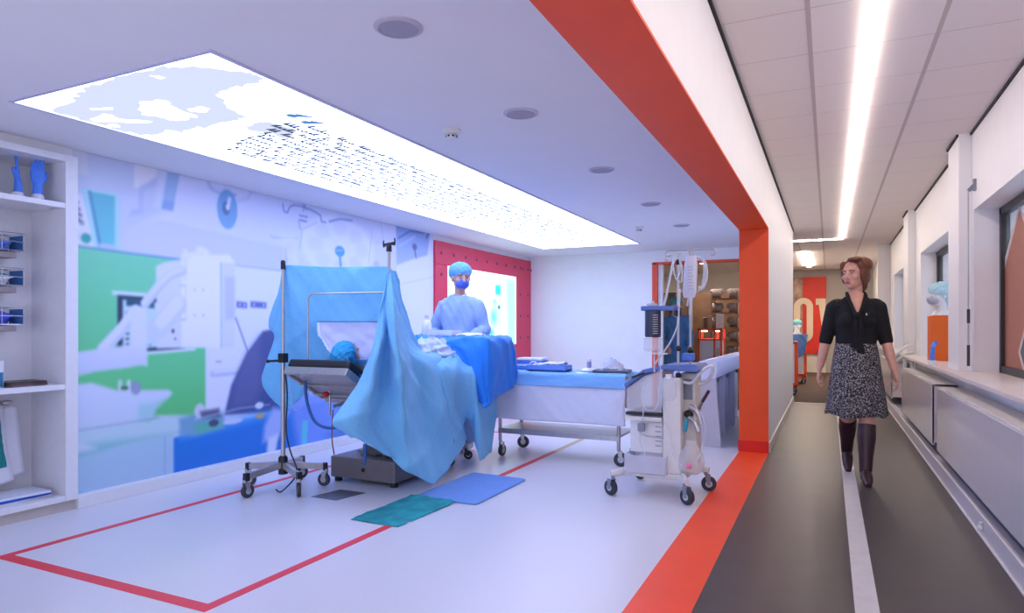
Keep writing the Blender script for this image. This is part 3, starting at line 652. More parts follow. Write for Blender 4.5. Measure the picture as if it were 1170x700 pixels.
# hanging papers and green cloth
MB0 = MB().tube([(-4.88, 2.47, .72), (-4.80, 2.47, .72)], .012, 10)
o = thing('hanging_paper_roll', 'white paper sheets hanging from a peg under the middle shelf', 'paper', (-4.8, 2.3, .17))
MB0.build('peg', STEEL, o); MB().ell((-4.80, 2.48, .72), (.02, .035, .018)).build('peg_knob', STEEL, o, smooth=True)
for k in range(2):
    sheet('paper_sheet', [[(-4.80+.02*k, 1.9, .70), (-4.80+.02*k, 2.20, .70), (-4.80+.02*k, 2.54-.09*k, .70)], [(-4.80+.02*k, 1.9, .45), (-4.78+.02*k, 2.20, .45), (-4.80+.02*k, 2.56-.09*k, .45)], [(-4.80+.03*k, 1.9, .20), (-4.78+.03*k, 2.2, .205-.03*k), (-4.79+.03*k, 2.58-.08*k, .25-.03*k)]], mat('paper_white', (228, 230, 240), .6), o, 14, 14, .001, 2, k)
tag(sheet('green_cloth', [[(-4.73, 2.16, .70), (-4.73, 2.30, .70), (-4.73, 2.40, .69)], [(-4.73, 2.16, .5), (-4.71, 2.30, .5), (-4.73, 2.415, .5)], [(-4.73, 2.16, .30), (-4.71, 2.31, .31), (-4.72, 2.435, .32)]], mat('green_cloth', (20, 130, 130), .8, noise=.2, nscale=50), None, 14, 20, .006, 4, 3), 'dark green folded cloth hanging in front of the white papers', 'cloth')
for k in range(3):
    tag(MB(Matrix.Translation((-4.70, 2.36, .106+.016*k)) @ Matrix.Rotation(.05-.06*k, 4, 'Z')).box(-.12, .13, -.3, .26, 0, .014).build('flat_folder', mat(('folder_white', 'folder_blue', 'folder_pale')[k], ((220, 222, 235), (30, 90, 190), (215, 220, 236))[k], .4), bev=.002),
        ('white flat folder at the bottom of the pile on the lowest shelf', 'thin blue folder between white folders on the lowest shelf', 'pale flat folder on top of the pile on the lowest shelf')[k], 'folder', 'folders on the lowest shelf')
# ================================================================= red bolted wall panel with backlit picture
RED = mat('red_wall_panel', (230, 64, 92), .5, noise=.03, nscale=5)
t = thing('red_display_wall', 'bolted red wall panel framing a glowing picture of an operating room', 'display panel', (XL, 8.7, 0))
x0, x1 = XL, XL+.03
py0, py1, pz0, pz1 = 7.56, 9.72, .95, 2.03
MB().box(x0, x1, 7.255, py1, pz1, 2.33).build('red_board', RED, t, bev=.003)
MB().box(x0, x1, py1+.003, YB-.004, .09, 2.33).build('red_board', RED, t, bev=.003)
MB().box(x0, x1, 7.255, py0, .09, pz1-.003).build('red_board', RED, t, bev=.003)
MB().box(x0, x1, py0, py1, .09, pz0-.003).build('red_board', RED, t, bev=.003)
BOLT = mat('bolt_dark', (120, 60, 84), .4)
bm_ = MB().lathe([(.022, 0), (.022, .006), (.012, .010), (.001, .010)], (0, 0, 0), 14, Matrix.Rotation(math.pi/2, 3, 'Y')).mesh('bolt'); bm_.materials.append(BOLT)
for y, z in [(7.4+.32*k, 2.18) for k in range(10)]+[(7.4, 1.9-.35*k) for k in range(5)]+[(yy, 1.75-.35*k) for yy in (9.85, 10.15) for k in range(5)]+[(9.85, 2.18), (10.15, 2.18)]:
    o = bpy.data.objects.new('bolt', bm_); COL.objects.link(o); o.parent = t; o.location = Vector((x1, y, z))-Vector(t.location)
nx, ny = 150, 76
gu, gv = np.meshgrid(np.linspace(0, 1, nx+1), np.linspace(0, 1, ny+1))
p2 = Print((py0+gu*(py1-py0)).ravel(), (pz0+gv*(pz1-pz0)).ravel(), (214, 250, 252))
def V2(*pts): return [tuple(PX(px, py, XL+.01)[1:]) for px, py in pts]
p2.poly(V2((505, 300), (512, 300), (512, 400), (505, 400)), (120, 230, 240), .05)
p2.poly(V2((566, 312), (574, 314), (574, 400), (566, 400)), (190, 245, 245), .05); p2.poly(V2((578, 318), (589, 320), (589, 400), (580, 400)), (150, 238, 242), .08)
for a in (551.5, 571): p2.line(V2((a, 305), (a, 395)), .02, (150, 200, 210), .01)
p2.poly(V2((566, 326), (571.5, 326), (571.5, 337), (566, 336)), (30, 190, 200), .02); p2.ell(V2((570, 351))[0], .04, .03, (20, 110, 110)); p2.ell(V2((564, 362))[0], .1, .12, (90, 215, 200), .8)
p2.line(V2((552, 360), (556, 368), (562, 384)), .03, (110, 190, 190), .03); p2.ell(V2((565, 345))[0], .06, .05, (130, 225, 225), .8); p2.ell(V2((535, 330))[0], .3, .3, (232, 252, 255), .9); p2.ell(V2((562, 380))[0], .06, .05, (60, 190, 150), .8)
o = grid_print('backlit_picture', nx, ny, lambda u, v: (XL+.012, py0+u*(py1-py0), pz0+v*(pz1-pz0)), vcol_mat('backlit_print', .4, 1.25), p2.C, t)
o['label'] = 'glowing pale cyan picture of an operating room'
# ================================================================= casters
def caster(parent, x, y, r=.05, w_=.022, top=None, ang=0.0, m=None, fork=None):
    top = top if top else 2*r+.03; c, s = math.cos(ang), math.sin(ang)
    o = MB().lathe([(.014, top-.02), (.014, top)], (x-.022*c, y-.022*s, 0), 10).build('caster', fork or STEEL, parent)
    f = MB()
    for sd in (-1, 1):
        ox, oy = -s*sd*(w_/2+.004), c*sd*(w_/2+.004)
        f.prism([(x+ox-.030*c, y+oy-.030*s, top-.02), (x+ox+.012*c, y+oy+.012*s, top-.02), (x+ox+.012*c, y+oy+.012*s, r-.008), (x+ox-.012*c, y+oy-.012*s, r-.008)], (0, 0, 0), (-s*.003, c*.003, 0))
    f.build('fork', fork or STEEL, o)
    R = Matrix.Rotation(ang, 3, 'Z') @ Matrix.Rotation(math.pi/2, 3, 'X')
    MB().lathe([(r*.70, -w_/2), (r*.94, -w_/2), (r, -w_/4), (r, w_/4), (r*.94, w_/2), (r*.70, w_/2)], (x, y, r), 22, R).build('tyre', m or RUBBER, o, smooth=.6)
    MB().lathe([(r*.15, -w_*.55), (r*.71, -w_*.46), (r*.71, w_*.46), (r*.15, w_*.55)], (x, y, r), 16, R).build('wheel_hub', mat('wheel_grey', (190, 192, 200), .4), o, smooth=.6)
    return o
# ================================================================= drip stand holding the screen drape
LX, LY = -3.68, 3.75
t = thing('drape_stand', 'steel five-legged pole on casters holding up the pale blue screen drape', 'stand', (LX, LY, 0))
MB().lathe([(.034, .115), (.034, .235), (.024, .25)], (LX, LY, 0), 16).build('hub', BLACK, t, smooth=.6)
MB().tube([(LX, LY, .2), (LX, LY, 1.0)], .017, 14).build('lower_pole', STEEL, t, smooth=True)
MB().tube([(LX, LY, .98), (LX, LY, 1.70)], .012, 14).build('upper_pole', STEEL, t, smooth=True)
for k, (wx, wy) in enumerate(((-4.0, 3.72), (-3.72, 3.44), (-3.41, 3.63), (-3.47, 3.97), (-3.82, 4.10))):
    d = Vector((wx-LX, wy-LY, 0)); e = Vector((LX, LY, .165))+d*.97
    MB().bar((LX, LY, .185), (e.x, e.y, .15), .030, .045).build('leg', STEEL, t, bev=.003)
    MB().cbox((LX+d.x, LY+d.y, .148), (.036, .036, .056), (0, 0, math.atan2(d.y, d.x))).build('leg_cap', BLACK, t, bev=.004)
    caster(t, LX+d.x*.97, LY+d.y*.97, .05, .026, .13, .6+.9*k)
MB().cbox((LX, LY, .98), (.05, .06, .07)).build('height_clamp', BLACK, t, bev=.006)
MB().tube([(LX-.02, LY-.02, .96), (LX-.10, LY-.05, .955)], .009, 8).build('clamp_lever', BLACK, t)
MB().ell((LX-.10, LY-.05, .955), .014).build('lever_knob', BLACK, t, smooth=True)
MB().lathe([(.018, 1.64), (.018, 1.70), (.008, 1.71)], (LX, LY, 0), 12).build('pole_tip', BLACK, t)
# screen drape -----------------------------------------------------------------------------------
RX, RY = -2.90, 4.0
L_, R_ = Vector((LX, LY+.02, 0)), Vector((RX, RY+.02, 0))
def S_(u, z, dy=0.0):
    p = L_.lerp(R_, u); return (p.x-.3*dy, p.y+dy, z)
t = thing('screen_drape', 'pale blue surgical screen drape with a clear window hung between two poles', 'drape', (-3.3, 3.9, .55))
net = [[(-3.72, 3.86, 1.655), S_(-.01, 1.675), S_(.25, 1.665), S_(.5, 1.655), S_(.75, 1.655), S_(1.0, 1.655)],
       [(-3.97, 3.90, 1.25), S_(-.03, 1.42, .05), S_(.25, 1.42, .03), S_(.5, 1.43), S_(.75, 1.43), S_(1.0, 1.43)],
       [(-3.94, 3.92, 1.12), S_(-.02, 1.18, .08), S_(.25, 1.2, .05), S_(.5, 1.2), S_(.75, 1.2), S_(1.0, 1.2)],
       [(-4.02, 3.88, .76), S_(.0, .95, .13), S_(.25, .98, .10), S_(.5, 1.0, .02), S_(.75, 1.0), S_(1.0, 1.0)],
       [(-3.86, 3.95, .55), S_(.04, .66, .19), S_(.25, .85, .16), S_(.5, .92, .08), S_(.75, .93, .05), S_(1.0, .92, .03)]]
def hole(u, v): return .44 < u < .985 and .455 < v < .82 and not (u < .60 and v > .56+(u-.44)*1.7)
sheet('drape', net, DRAPE, t, 60, 60, .008, 5, 2, hole=hole, fine=.25)
sheet('clear_window', [[S_(.30, 1.31, .035), S_(.7, 1.30, .035), S_(1.0, 1.31, .035)], [S_(.33, 1.15, .04), S_(.7, 1.15, .045), S_(1.0, 1.15, .04)], [S_(.45, 1.0, .035), S_(.7, .98, .035), S_(1.0, .99, .035)]], mat('clear_film', (220, 222, 250), .12, alpha=.45), t, 24, 20, .012, 6, 5, thick=.001)
# steel hoop of the screen and second pole with T-handle
t = thing('screen_hoop', 'thin bent steel hoop standing in front of the screen drape', 'frame', (-3.3, 3.85, .95))
q = smooth_path([S_(.25, .90, -.05), S_(.25, 1.15, -.05), S_(.25, 1.40, -.05)], 6)+smooth_path([S_(.255, 1.43, -.05), S_(.285, 1.455, -.05)], 3)+[Vector(S_(.6, 1.458, -.05)), Vector(S_(1.0, 1.462, -.03))]
MB().tube(q, .0075, 10).build('hoop', STEEL, t, smooth=True)
t = thing('table_pole', 'slim steel pole with a black T-handle top rising beside the operating table', 'pole', (RX, RY, .7))
MB().tube([(RX, RY, .55), (RX, RY, 1.80)], .012, 12).build('pole', STEEL, t, smooth=True)
hd = Vector((.80, -.35, 0))*.075
MB().bar(Vector((RX, RY, 1.815))-hd, Vector((RX, RY, 1.815))+hd, .018, .022).build('t_handle', BLACK, t, bev=.004)
for s in (-1, 1): MB().tube(smooth_path([Vector((RX, RY, 1.815))+hd*s, Vector((RX, RY, 1.80))+hd*s*1.15, Vector((RX, RY, 1.825))+hd*s*1.25, Vector((RX, RY, 1.85))+hd*s*1.15], 8), .006, 8).build('hook', BLACK, t)
MB().lathe([(.02, 1.76), (.02, 1.80), (.014, 1.81)], (RX, RY, 0), 12).build('collar', BLACK, t)
MB().cbox((RX-.02, RY-.03, 1.30), (.03, .04, .02)).build('hoop_clamp', BLACK, t, bev=.003)
# ================================================================= operating table
t = thing('operating_table', 'steel operating table with a black padded raised head section and box base', 'operating table', (-3.2, 4.5, 0))
GST = mat('table_base_grey', (124, 116, 116), .4, .35, noise=.06, nscale=10)
MB().box(-3.54, -2.93, 4.11, 4.62, .035, .20).build('base', GST, t, bev=.012)
MB().box(-3.46, -2.99, 4.62, 5.1, .04, .15).build('base_extension', GST, t, bev=.01)
for x in (-3.5, -2.97):
    for y in (4.16, 4.57): MB().lathe([(.03, 0), (.03, .035)], (x, y, 0), 12).build('foot', BLACK, t)
MB().lathe([(.016, 0), (.016, .006), (.008, .007)], (-3.22, 4.11, .115), 12, Matrix.Rotation(math.pi/2, 3, 'X')).build('socket', BLACK, t)
MB().box(-3.32, -3.08, 4.33, 4.57, .2, .66).build('column', STEEL, t, bev=.01)
MB().box(-3.36, -3.04, 4.28, 4.62, .2, .28).build('column_collar', GST, t, bev=.008)
MB().box(-3.46, -2.98, 3.95, 5.4, .64, .70).build('table_frame', STEEL, t, bev=.006)
MB().box(-3.47, -2.97, 3.98, 5.4, .70, .78).build('mattress', BLACK, t, bev=.02)
for x in (-3.49, -2.955): MB().box(x-.006, x+.006, 4.0, 5.35, .655, .685).build('side_rail', STEEL, t, bev=.002)
# head section: raised at the near end, sloping down to the body
th = -math.radians(30)
HM = Matrix.Translation((-3.225, 3.58, .90)) @ Matrix.Rotation(th, 4, 'X')
def H(mb=None): return MB(HM)
H().box(-.275, .275, 0, .46, .035, .10).build('head_pad', BLACK, t, bev=.018)
H().box(-.28, .28, 0, .03, -.02, .035).box(-.28, .28, .43, .46, -.02, .035).box(-.28, -.25, 0.03, .43, -.02, .035).box(.25, .28, .03, .43, -.02, .035).build('head_frame', STEEL, t, bev=.004)
H().box(-.25, .25, .03, .43, .005, .03).build('head_plate', mat('pale_plate', (176, 170, 178), .4), t)
H().box(-.26, .26, .17, .185, -.03, -.012).build('cross_rail', STEEL, t); H().box(-.26, .26, .33, .345, -.03, -.012).build('cross_rail', STEEL, t)
MB().tube([(-3.1, 3.95, .70), (-3.2, 3.75, .64)], .013, 10).build('release_handle', STEEL, t, smooth=True)
MB().ell((-3.28, 3.76, .725), (.028, .03, .02)).build('red_knob', mat('red_plastic', (200, 30, 40), .4), t, smooth=True)
for x in (-3.33, -3.05): MB().tube([(x, 3.86, .74), (x, 3.86, .56)], .008, 8).build('drop_rod', STEEL, t)
MB().box(-3.02, -2.96, 3.88, 3.96, .60, .80).build('red_pad', MATS['red_plastic'], t, bev=.01)
CABLE = mat('dark_cable', (42, 52, 70), .5)
for k in range(4):
    MB().tube(smooth_path([(-3.20+.05*k, 4.33, .62), (-3.24+.06*k, 4.25, .40), (-3.26+.08*k, 4.20, .22), (-3.32+.12*k, 4.22+.03*k, .215), (-3.1+.04*k, 4.27, .225), (-3.42+.1*k, 4.3, .215)], 24), .007, 6).build('cable', mat('grey_cable', (120, 112, 110), .5), t, smooth=True)
# hoses hanging under the head section
t = thing('blue_hose', 'blue hose looping under the raised table head to a steel coupling', 'hose', (-3.3, 3.7, .45))
MB().tube(smooth_path([(-3.42, 3.70, .82), (-3.38, 3.68, .66), (-3.28, 3.66, .53), (-3.14, 3.68, .50), (-3.0, 3.72, .56), (-2.93, 3.76, .66)], 30), .011, 8).build('hose', mat('hose_blue', (30, 90, 160), .4), t, smooth=True)
MB().tube([(-2.95, 3.745, .63), (-2.92, 3.77, .70)], .018, 10).build('coupling', CHROME, t); MB().tube([(-2.925, 3.765, .68), (-2.90, 3.785, .76)], .014, 10).build('coupling_sleeve', BLACK, t)
MB().tube(smooth_path([(-2.9, 3.78, .75), (-2.93, 3.75, .84), (-3.0, 3.70, .93), (-3.05, 3.70, .99)], 14), .010, 8).build('upper_hose', MATS['hose_blue'], t, smooth=True)
tag(MB().tube(smooth_path([(-3.63, 3.72, .90), (-3.60, 3.71, .70), (-3.62, 3.72, .45), (-3.56, 3.70, .30), (-3.46, 3.66, .16), (-3.58, 3.64, .02), (-3.68, 3.68, .012)], 30), .006, 6).build('black_cable', CABLE, smooth=True), 'thin black cable hanging down beside the drape stand pole', 'cable')
tag(MB().tube(smooth_path([(-3.61, 3.73, .88), (-3.57, 3.73, .66), (-3.53, 3.73, .60), (-3.44, 3.74, .68), (-3.42, 3.75, .8)], 20), .004, 6).build('thin_tube', mat('pale_tube', (150, 180, 230), .4), smooth=True), 'thin pale tube looped between the stand and table head', 'tube')
tag(MB().tube(smooth_path([(-3.02, 3.80, .60), (-3.0, 3.86, .40), (-3.01, 3.85, .22)], 10), .011, 8).build('hanging_blue_tube', MATS['hose_blue'], smooth=True), 'straight blue tube hanging above the table base', 'tube')
tag(MB().tube(smooth_path([(-3.30, 3.86, .60), (-3.31, 3.86, .40), (-3.29, 3.86, .27)], 10), .005, 6).build('thin_brown_cord', mat('brown_cord', (150, 90, 80), .5), smooth=True), 'thin brown cord hanging beneath the table head', 'cord')
# ================================================================= figures
SKIN = mat('skin', (214, 160, 138), .5, noise=.06, nscale=30)
EYEW = mat('eye_white', (196, 190, 186), .3); IRIS = mat('iris', (60, 48, 40), .3); LIP = mat('lips', (178, 92, 86), .45)
def place(loc, rz, S=1.0): return Matrix.Translation(loc) @ Matrix.Rotation(rz, 4, 'Z') @ Matrix.Scale(S, 4)
def hmat(turn=0.0, nod=0.0, piv=(0, .01, 1.46), hs=1.0):
    p = Vector(piv); return Matrix.Translation(p) @ Matrix.Scale(hs, 4) @ Matrix.Rotation(turn, 4, 'Z') @ Matrix.Rotation(nod, 4, 'X') @ Matrix.Translation(-p)
def head_shapes(m, T, bald_ears=True):
    m.T = T
    m.ell((0, .008, 1.615), (.073, .092, .088), n=20, m=14); m.ell((0, -.012, 1.575), (.064, .074, .085), n=18, m=12); m.ell((0, -.038, 1.535), (.046, .050, .048))
    m.ell((0, -.070, 1.508), (.020, .016, .014)); m.tube([(0, -.082, 1.618), (0, -.092, 1.595), (0, -.104, 1.572), (0, -.096, 1.562)], [.009, .011, .014, .012], 8)
    for s in (-1, 1):
        m.ell((s*.011, -.093, 1.566), .0085, n=8, m=6); m.ell((s*.028, -.076, 1.628), (.022, .014, .008)); m.ell((s*.042, -.058, 1.575), (.020, .020, .020))
        m.ell((s*.073, .005, 1.592), (.008, .020, .032), (0, 0, s*.3))
    m.ell((0, -.084, 1.538), (.022, .010, .007)); m.T = None
    m.tube([(0, .022, 1.37), (0, .016, 1.45), (0, .006, 1.54)], [(.060, .056), (.050, .052), (.048, .052)], 14)
def face_bits(root, M, T, mouth=True):
    for s in (-1, 1):
        e = MB(M); e.T = T; e.ell((s*.030, -.080, 1.603), (.011, .007, .0055), n=10, m=8); o = e.build('eye', EYEW, root, smooth=True)
        e = MB(M); e.T = T; e.ell((s*.030, -.0865, 1.603), (.006, .003, .0052), n=10, m=6).build('iris', IRIS, o, smooth=True)
        e = MB(M); e.T = T; e.tube([(s*.014, -.087, 1.622), (s*.030, -.086, 1.627), (s*.047, -.072, 1.620)], [.003, .0038, .002], 6).build('eyebrow', mat('brow', (96, 66, 50), .7), root, smooth=True)
    if mouth:
        e = MB(M); e.T = T; e.ell((0, -.091, 1.542), (.022, .006, .0042)); e.ell((0, -.090, 1.534), (.019, .007, .0050)); e.build('lips', LIP, root, smooth=True)
def torso(m, g=0.0, z0=.86, fem=True):
    R = [(.86, .158, .115), (.95, .165, .120), (1.05, .135, .098), (1.14, .135, .096), (1.25, .150, .108 if fem else .10), (1.32, .155, .10), (1.37, .125, .085), (1.425, .068, .062)]
    rows = []
    for z, rx, ry in R:
        if z < z0-1e-6: continue
        rows.append([(math.cos(a)*(rx+g), math.sin(a)*(ry+g)+(.012 if z > 1.3 else 0), z+(g*.5 if z > 1.4 else 0)) for a in [2*math.pi*k/24 for k in range(24)]])
    m.rings(rows)
    if fem:
        for s in (-1, 1): m.ell((s*.060, -.062-g*.5, 1.240), (.072, .058, .075))
    for s in (-1, 1): m.ell((s*.132, .012, 1.352), (.062+g, .056+g, .05+g))
def limb(m, P, R, n=14, k=10): m.tube(smooth_path(P, k), [R[0]+(R[-1]-R[0])*0 if False else float(np.interp(i/k, np.linspace(0, 1, len(R)), R)) for i in range(k+1)], n)
def arm(m, sh, el, wr, g=0.0, end=1.0, cut=False):
    sh, el, wr = Vector(sh), Vector(el), Vector(wr); P = [sh, sh.lerp(el, .5), el]; R = [.052+g, .046+g, .039+g]
    if end > .5:
        q = el.lerp(wr, (end-.5)*2); P += [el.lerp(q, .5), q]; R += [.038+g, (.027 if end > .95 else .035)+g]
    m.tube(P, R, 14)
    m.ell(el, .040+g); m.ell(sh, .053+g)
def hand_at(m, el, wr, palm, L=.175, pose='relax', side=1):
    el, wr = Vector(el), Vector(wr); z = (wr-el).normalized(); y = -Vector(palm); y = (y-z*y.dot(z)).normalized(); x = y.cross(z)
    T = Matrix.Translation(wr+z*.015) @ Matrix(((x.x, y.x, z.x, 0), (x.y, y.y, z.y, 0), (x.z, y.z, z.z, 0), (0, 0, 0, 1)))
    h = hand_mesh(None, L, pose, side); n = len(m.v); m.v += [T @ v for v in h.v]; m.f += [tuple(i+n for i in f) for f in h.f]
def leg(m, hip, kn, an, g=0.0, foot=True, toe=(0, -.17, 0), R=None):
    hip, kn, an = Vector(hip), Vector(kn), Vector(an)
    m.tube([hip, hip.lerp(kn, .5), kn, kn.lerp(an, .35), an], R or [.086+g, .074+g, .056+g, .056+g, .036+g], 16); m.ell(kn, .055+g)
    if foot:
        t = Vector(toe); m.tube([an+Vector((0, .03, -.03))-t*.12, an+Vector((0, 0, -.045))+t*.3, an+Vector((0, 0, -.058))+t*.8, an+Vector((0, 0, -.062))+t], [.034+g, .038+g, .034+g, .020+g], 12)
# ---- walking woman
def woman():
    loc = (.20, 6.12, 0.0); S = 1.735/1.70; M = place(loc, .06, S)
    root = thing('person', 'woman in a black cardigan, speckled grey skirt and tall brown boots walking', 'person', loc)
    T = hmat(-.62, .06, hs=1.10)
    shL, elL, wrL = (.158, .012, 1.335), (.212, .02, 1.085), (.262, -.055, .85)
    shR, elR, wrR = (-.158, .012, 1.335), (-.215, .06, 1.085), (-.258, .05, .86)
    hipL, knL, anL = (.075, 0, .88), (.062, -.16, .475), (.045, -.235, .085)
    hipR, knR, anR = (-.075, 0, .88), (-.055, .03, .475), (-.045, .25, .16)
    m = MB(M); head_shapes(m, T); torso(m)
    arm(m, shL, elL, wrL); arm(m, shR, elR, wrR); hand_at(m, elL, wrL, (-1, 0, 0), .178, 'relax', 1); hand_at(m, elR, wrR, (1, 0, 0), .178, 'relax', -1)
    leg(m, hipL, knL, anL, foot=False); leg(m, hipR, knR, anR, foot=False)
    m.tube([(0, -.020, 1.45), (0, -.100, 1.37), (0, -.126, 1.285)], [(.062, .03), (.034, .02), (.008, .012)], 10, ref=(1, 0, 0))
    put('body', voxel(m, .0055, 3), SKIN, root); face_bits(root, M, T)
    # cardigan with elbow sleeves
    m = MB(M); torso(m, .014, 1.0); arm(m, shL, elL, wrL, .013, .56); arm(m, shR, elR, wrR, .013, .56)
    put('cardigan', voxel(m, .007, 4, 'cardigan'), mat('black_knit', (17, 17, 20), .85, noise=.2, nscale=80), root)
    kn = MB(M)
    for s in (-1, 1): kn.tube(smooth_path([(s*.062, .035, 1.462), (s*.064, -.055, 1.43), (s*.045, -.105, 1.36), (s*.010, -.135, 1.28)], 12), [(.014, .012)]*13, 8)
    c = kn.build('collar', MATS['black_knit'], root, smooth=True)
    k2 = MB(M); k2.ell((0, -.140, 1.275), (.028, .022, .030)); k2.build('bow_knot', MATS['black_knit'], root, smooth=True)
    for s, L in ((-1, 1.02), (1, .98)):
        q = MB(M); q.tube(smooth_path([(s*.008, -.142, 1.27), (s*.022, -.152, 1.18), (s*.016, -.138, 1.08), (s*.026, -.138, L)], 14), [(.012+.014*i/14, .006) for i in range(15)], 8, ref=(1, 0, 0)); q.build('bow_tail', MATS['black_knit'], root, smooth=True)
    q = MB(M); q.ell((.062, -.126, 1.285), (.007, .004, .010)); q.build('brooch', CHROME, root, smooth=True)
    # skirt
    rows = []
    for j in range(15):
        f = j/14; z = 1.055-.565*f; rx = .148+.068*f**.8; ry = .116+.112*f**.8
        rows.append([(math.cos(a)*rx*(1+.06*f*math.sin(9*a+.6)+.03*f*math.sin(5*a)), math.sin(a)*ry*(1+.06*f*math.sin(9*a+.6))-.03*f, z+.012*f*math.sin(4*a)) for a in [2*math.pi*k/56 for k in range(56)]])
    q = MB(M); q.rings(rows, cap=False); o = q.build('skirt', speck, root, smooth=True); d = o.modifiers.new('t', 'SOLIDIFY'); d.thickness = .006
    # boots
    BOOT = mat('brown_leather_boot', (58, 32, 34), .4, noise=.2, nscale=14)
    for kn_, an_, toe, sole in ((knL, anL, (0, -.165, -.012), 0), (knR, anR, (0, -.13, -.085), 1)):
        kn_, an_ = Vector(kn_), Vector(an_); t_ = Vector(toe); top = kn_.lerp(an_, .10); q = MB(M)
        q.tube([top, kn_.lerp(an_, .35), kn_.lerp(an_, .7), an_, an_+Vector((0, .012, -.03))], [.064, .067, .052, .045, .040], 16)
        q.tube([an_+Vector((0, .030, -.035)), an_+Vector((0, -.01, -.030))+t_*.25, an_+Vector((0, 0, -.050))+t_*.7, an_+Vector((0, 0, -.060))+t_*1.12], [.037, .044, .038, .020], 14)
        b_ = put('boot', voxel(q, .006, 3, 'boot'), BOOT, root)
        h = MB(M); h.tube([an_+Vector((0, .035, -.05)), an_+Vector((0, .045, -.083))], [.026, .020], 10); h.build('heel', BLACK, b_)
    # hair
    m = MB(M); m.T = T
    m.ell((0, .034, 1.648), (.086, .090, .078), n=20, m=12); m.ell((0, .055, 1.585), (.084, .066, .095)); m.ell((.030, -.040, 1.704), (.052, .042, .018)); m.ell((.04, .04, 1.66), (.066, .075, .06)); m.ell((0, .06, 1.51), (.06, .04, .05))
    for s in (-1, 1): m.ell((s*.072, .012, 1.60), (.022, .056, .080)); m.ell((s*.068, -.024, 1.66), (.018, .030, .036))
    me = voxel(m, .006, 3, 'hair')
    put('hair', me, mat('brown_hair', (112, 66, 44), .6, noise=.45, nscale=40, bump=.5, stretch=(3, 3, .6)), root)
    e = MB(M)
    return root
speck = mat('speckled_fabric', (60, 56, 60), .85, noise=.05, nscale=70)
_nt = speck.node_tree
for n_ in _nt.nodes:
    if n_.type == 'VALTORGB':
        n_.color_ramp.elements[0].position = .46; n_.color_ramp.elements[1].position = .72; n_.color_ramp.elements[0].color = (.012, .012, .016, 1); n_.color_ramp.elements[1].color = (.50, .46, .46, 1)
    if n_.type == 'TEX_NOISE': n_.inputs['Scale'].default_value = 95; n_.inputs['Detail'].default_value = 2
woman()
# ---- gowned figures
def gowned(label, loc, rz, S, gown, cap, mask, turn, nod, elL, wrL, elR, wrR, name='mannequin', pants=None):
    M = place(loc, rz, S); T = hmat(turn, nod, hs=1.10)
    root = thing(name, label, 'mannequin', loc)
    shL, shR = (.168, .012, 1.345), (-.168, .012, 1.345)
    m = MB(M); head_shapes(m, T); torso(m, 0, .86, False); arm(m, shL, elL, wrL); arm(m, shR, elR, wrR)
    hand_at(m, elL, wrL, (-.5, 0, -1), .18, 'relax', 1); hand_at(m, elR, wrR, (.5, 0, -1), .18, 'relax', -1)
    for s in (-1, 1): leg(m, (s*.085, 0, .88), (s*.09, -.01, .48), (s*.09, 0, .085))
    put('body', voxel(m, .0055, 3), SKIN, root); face_bits(root, M, T, False)
    m = MB(M); torso(m, .030, .86, False); arm(m, shL, elL, wrL, .024, 1.0); arm(m, shR, elR, wrR, .024, 1.0)
    rows = [[(math.cos(a)*rx*(1+.03*math.sin(7*a)), math.sin(a)*ry*(1+.03*math.sin(7*a)), z) for a in [2*math.pi*k/32 for k in range(32)]] for z, rx, ry in ((1.0, .175, .135), (.8, .215, .16), (.6, .225, .17), (.42, .235, .18))]
    m.rings(rows); m.tube([(0, .018, 1.40), (0, .014, 1.452)], [(.085, .08), (.064, .066)], 16)
    me = voxel(m, .009, 3, 'gown')
    roughen(me, 8, 5, 5, 2.0, .011)
    put('gown', me, gown, root)
    q = MB(M)
    for s in (-1, 1): q.tube(smooth_path([(s*.060, .03, 1.462), (s*.058, -.05, 1.440), (s*.02, -.085, 1.405)], 8), .010, 8)
    q.build('gown_collar', mat('white_collar', (226, 230, 245), .7), root, smooth=True)
    m = MB(M); m.T = T; m.ell((0, .018, 1.655), (.098, .112, .078), n=22, m=12); m.ell((0, .045, 1.63), (.092, .085, .07))
    me = voxel(m, .006, 2, 'cap')
    roughen(me, 40, 30, 40, 1.0, .0025)
    put('surgical_cap', me, cap, root)
    m = MB(M); m.T = T; m.ell((0, -.052, 1.548), (.060, .056, .046)); m.ell((0, -.082, 1.562), (.034, .032, .034))
    put('face_mask', voxel(m, .005, 2, 'mask'), mask, root)
    for s in (-1, 1):
        q = MB(M); q.T = T; q.tube([(s*.055, -.055, 1.568), (s*.078, 0, 1.585), (s*.074, .03, 1.60)], .0025, 6); q.build('mask_loop', mask, root)
    for s in (-1, 1): q = MB(M); leg(q, (s*.085, 0, .80), (s*.09, -.01, .48), (s*.09, 0, .085), .022, False, R=[.105, .092, .082, .078, .072]); q.build('trouser_leg', pants or gown, root, smooth=True)
    for s in (-1, 1): q = MB(M); q.tube([(s*.09, .055, .045), (s*.09, 0, .052), (s*.09, -.08, .042), (s*.09, -.17, .03)], [.036, .044, .040, .026], 12); q.build('clog', mat('white_clog', (222, 222, 226), .4), root, smooth=True)
    return root
SGOWN = mat('pale_blue_gown', (158, 184, 226), .75, noise=.05, nscale=40, bump=.1)
CAPB = mat('blue_cap', (112, 176, 222), .8, noise=.1, nscale=60, bump=.2); MASKB = mat('blue_mask', (84, 110, 205), .7)
gowned('surgeon mannequin in a pale blue gown, cap and mask behind the instrument stand', (-3.30, 5.72, 0), .12, 1.055, SGOWN, CAPB, MASKB, .70, .10,
       (.245, .02, 1.13), (.165, -.17, 1.02), (-.265, .03, 1.12), (-.235, -.16, 1.0), name='surgeon_mannequin')
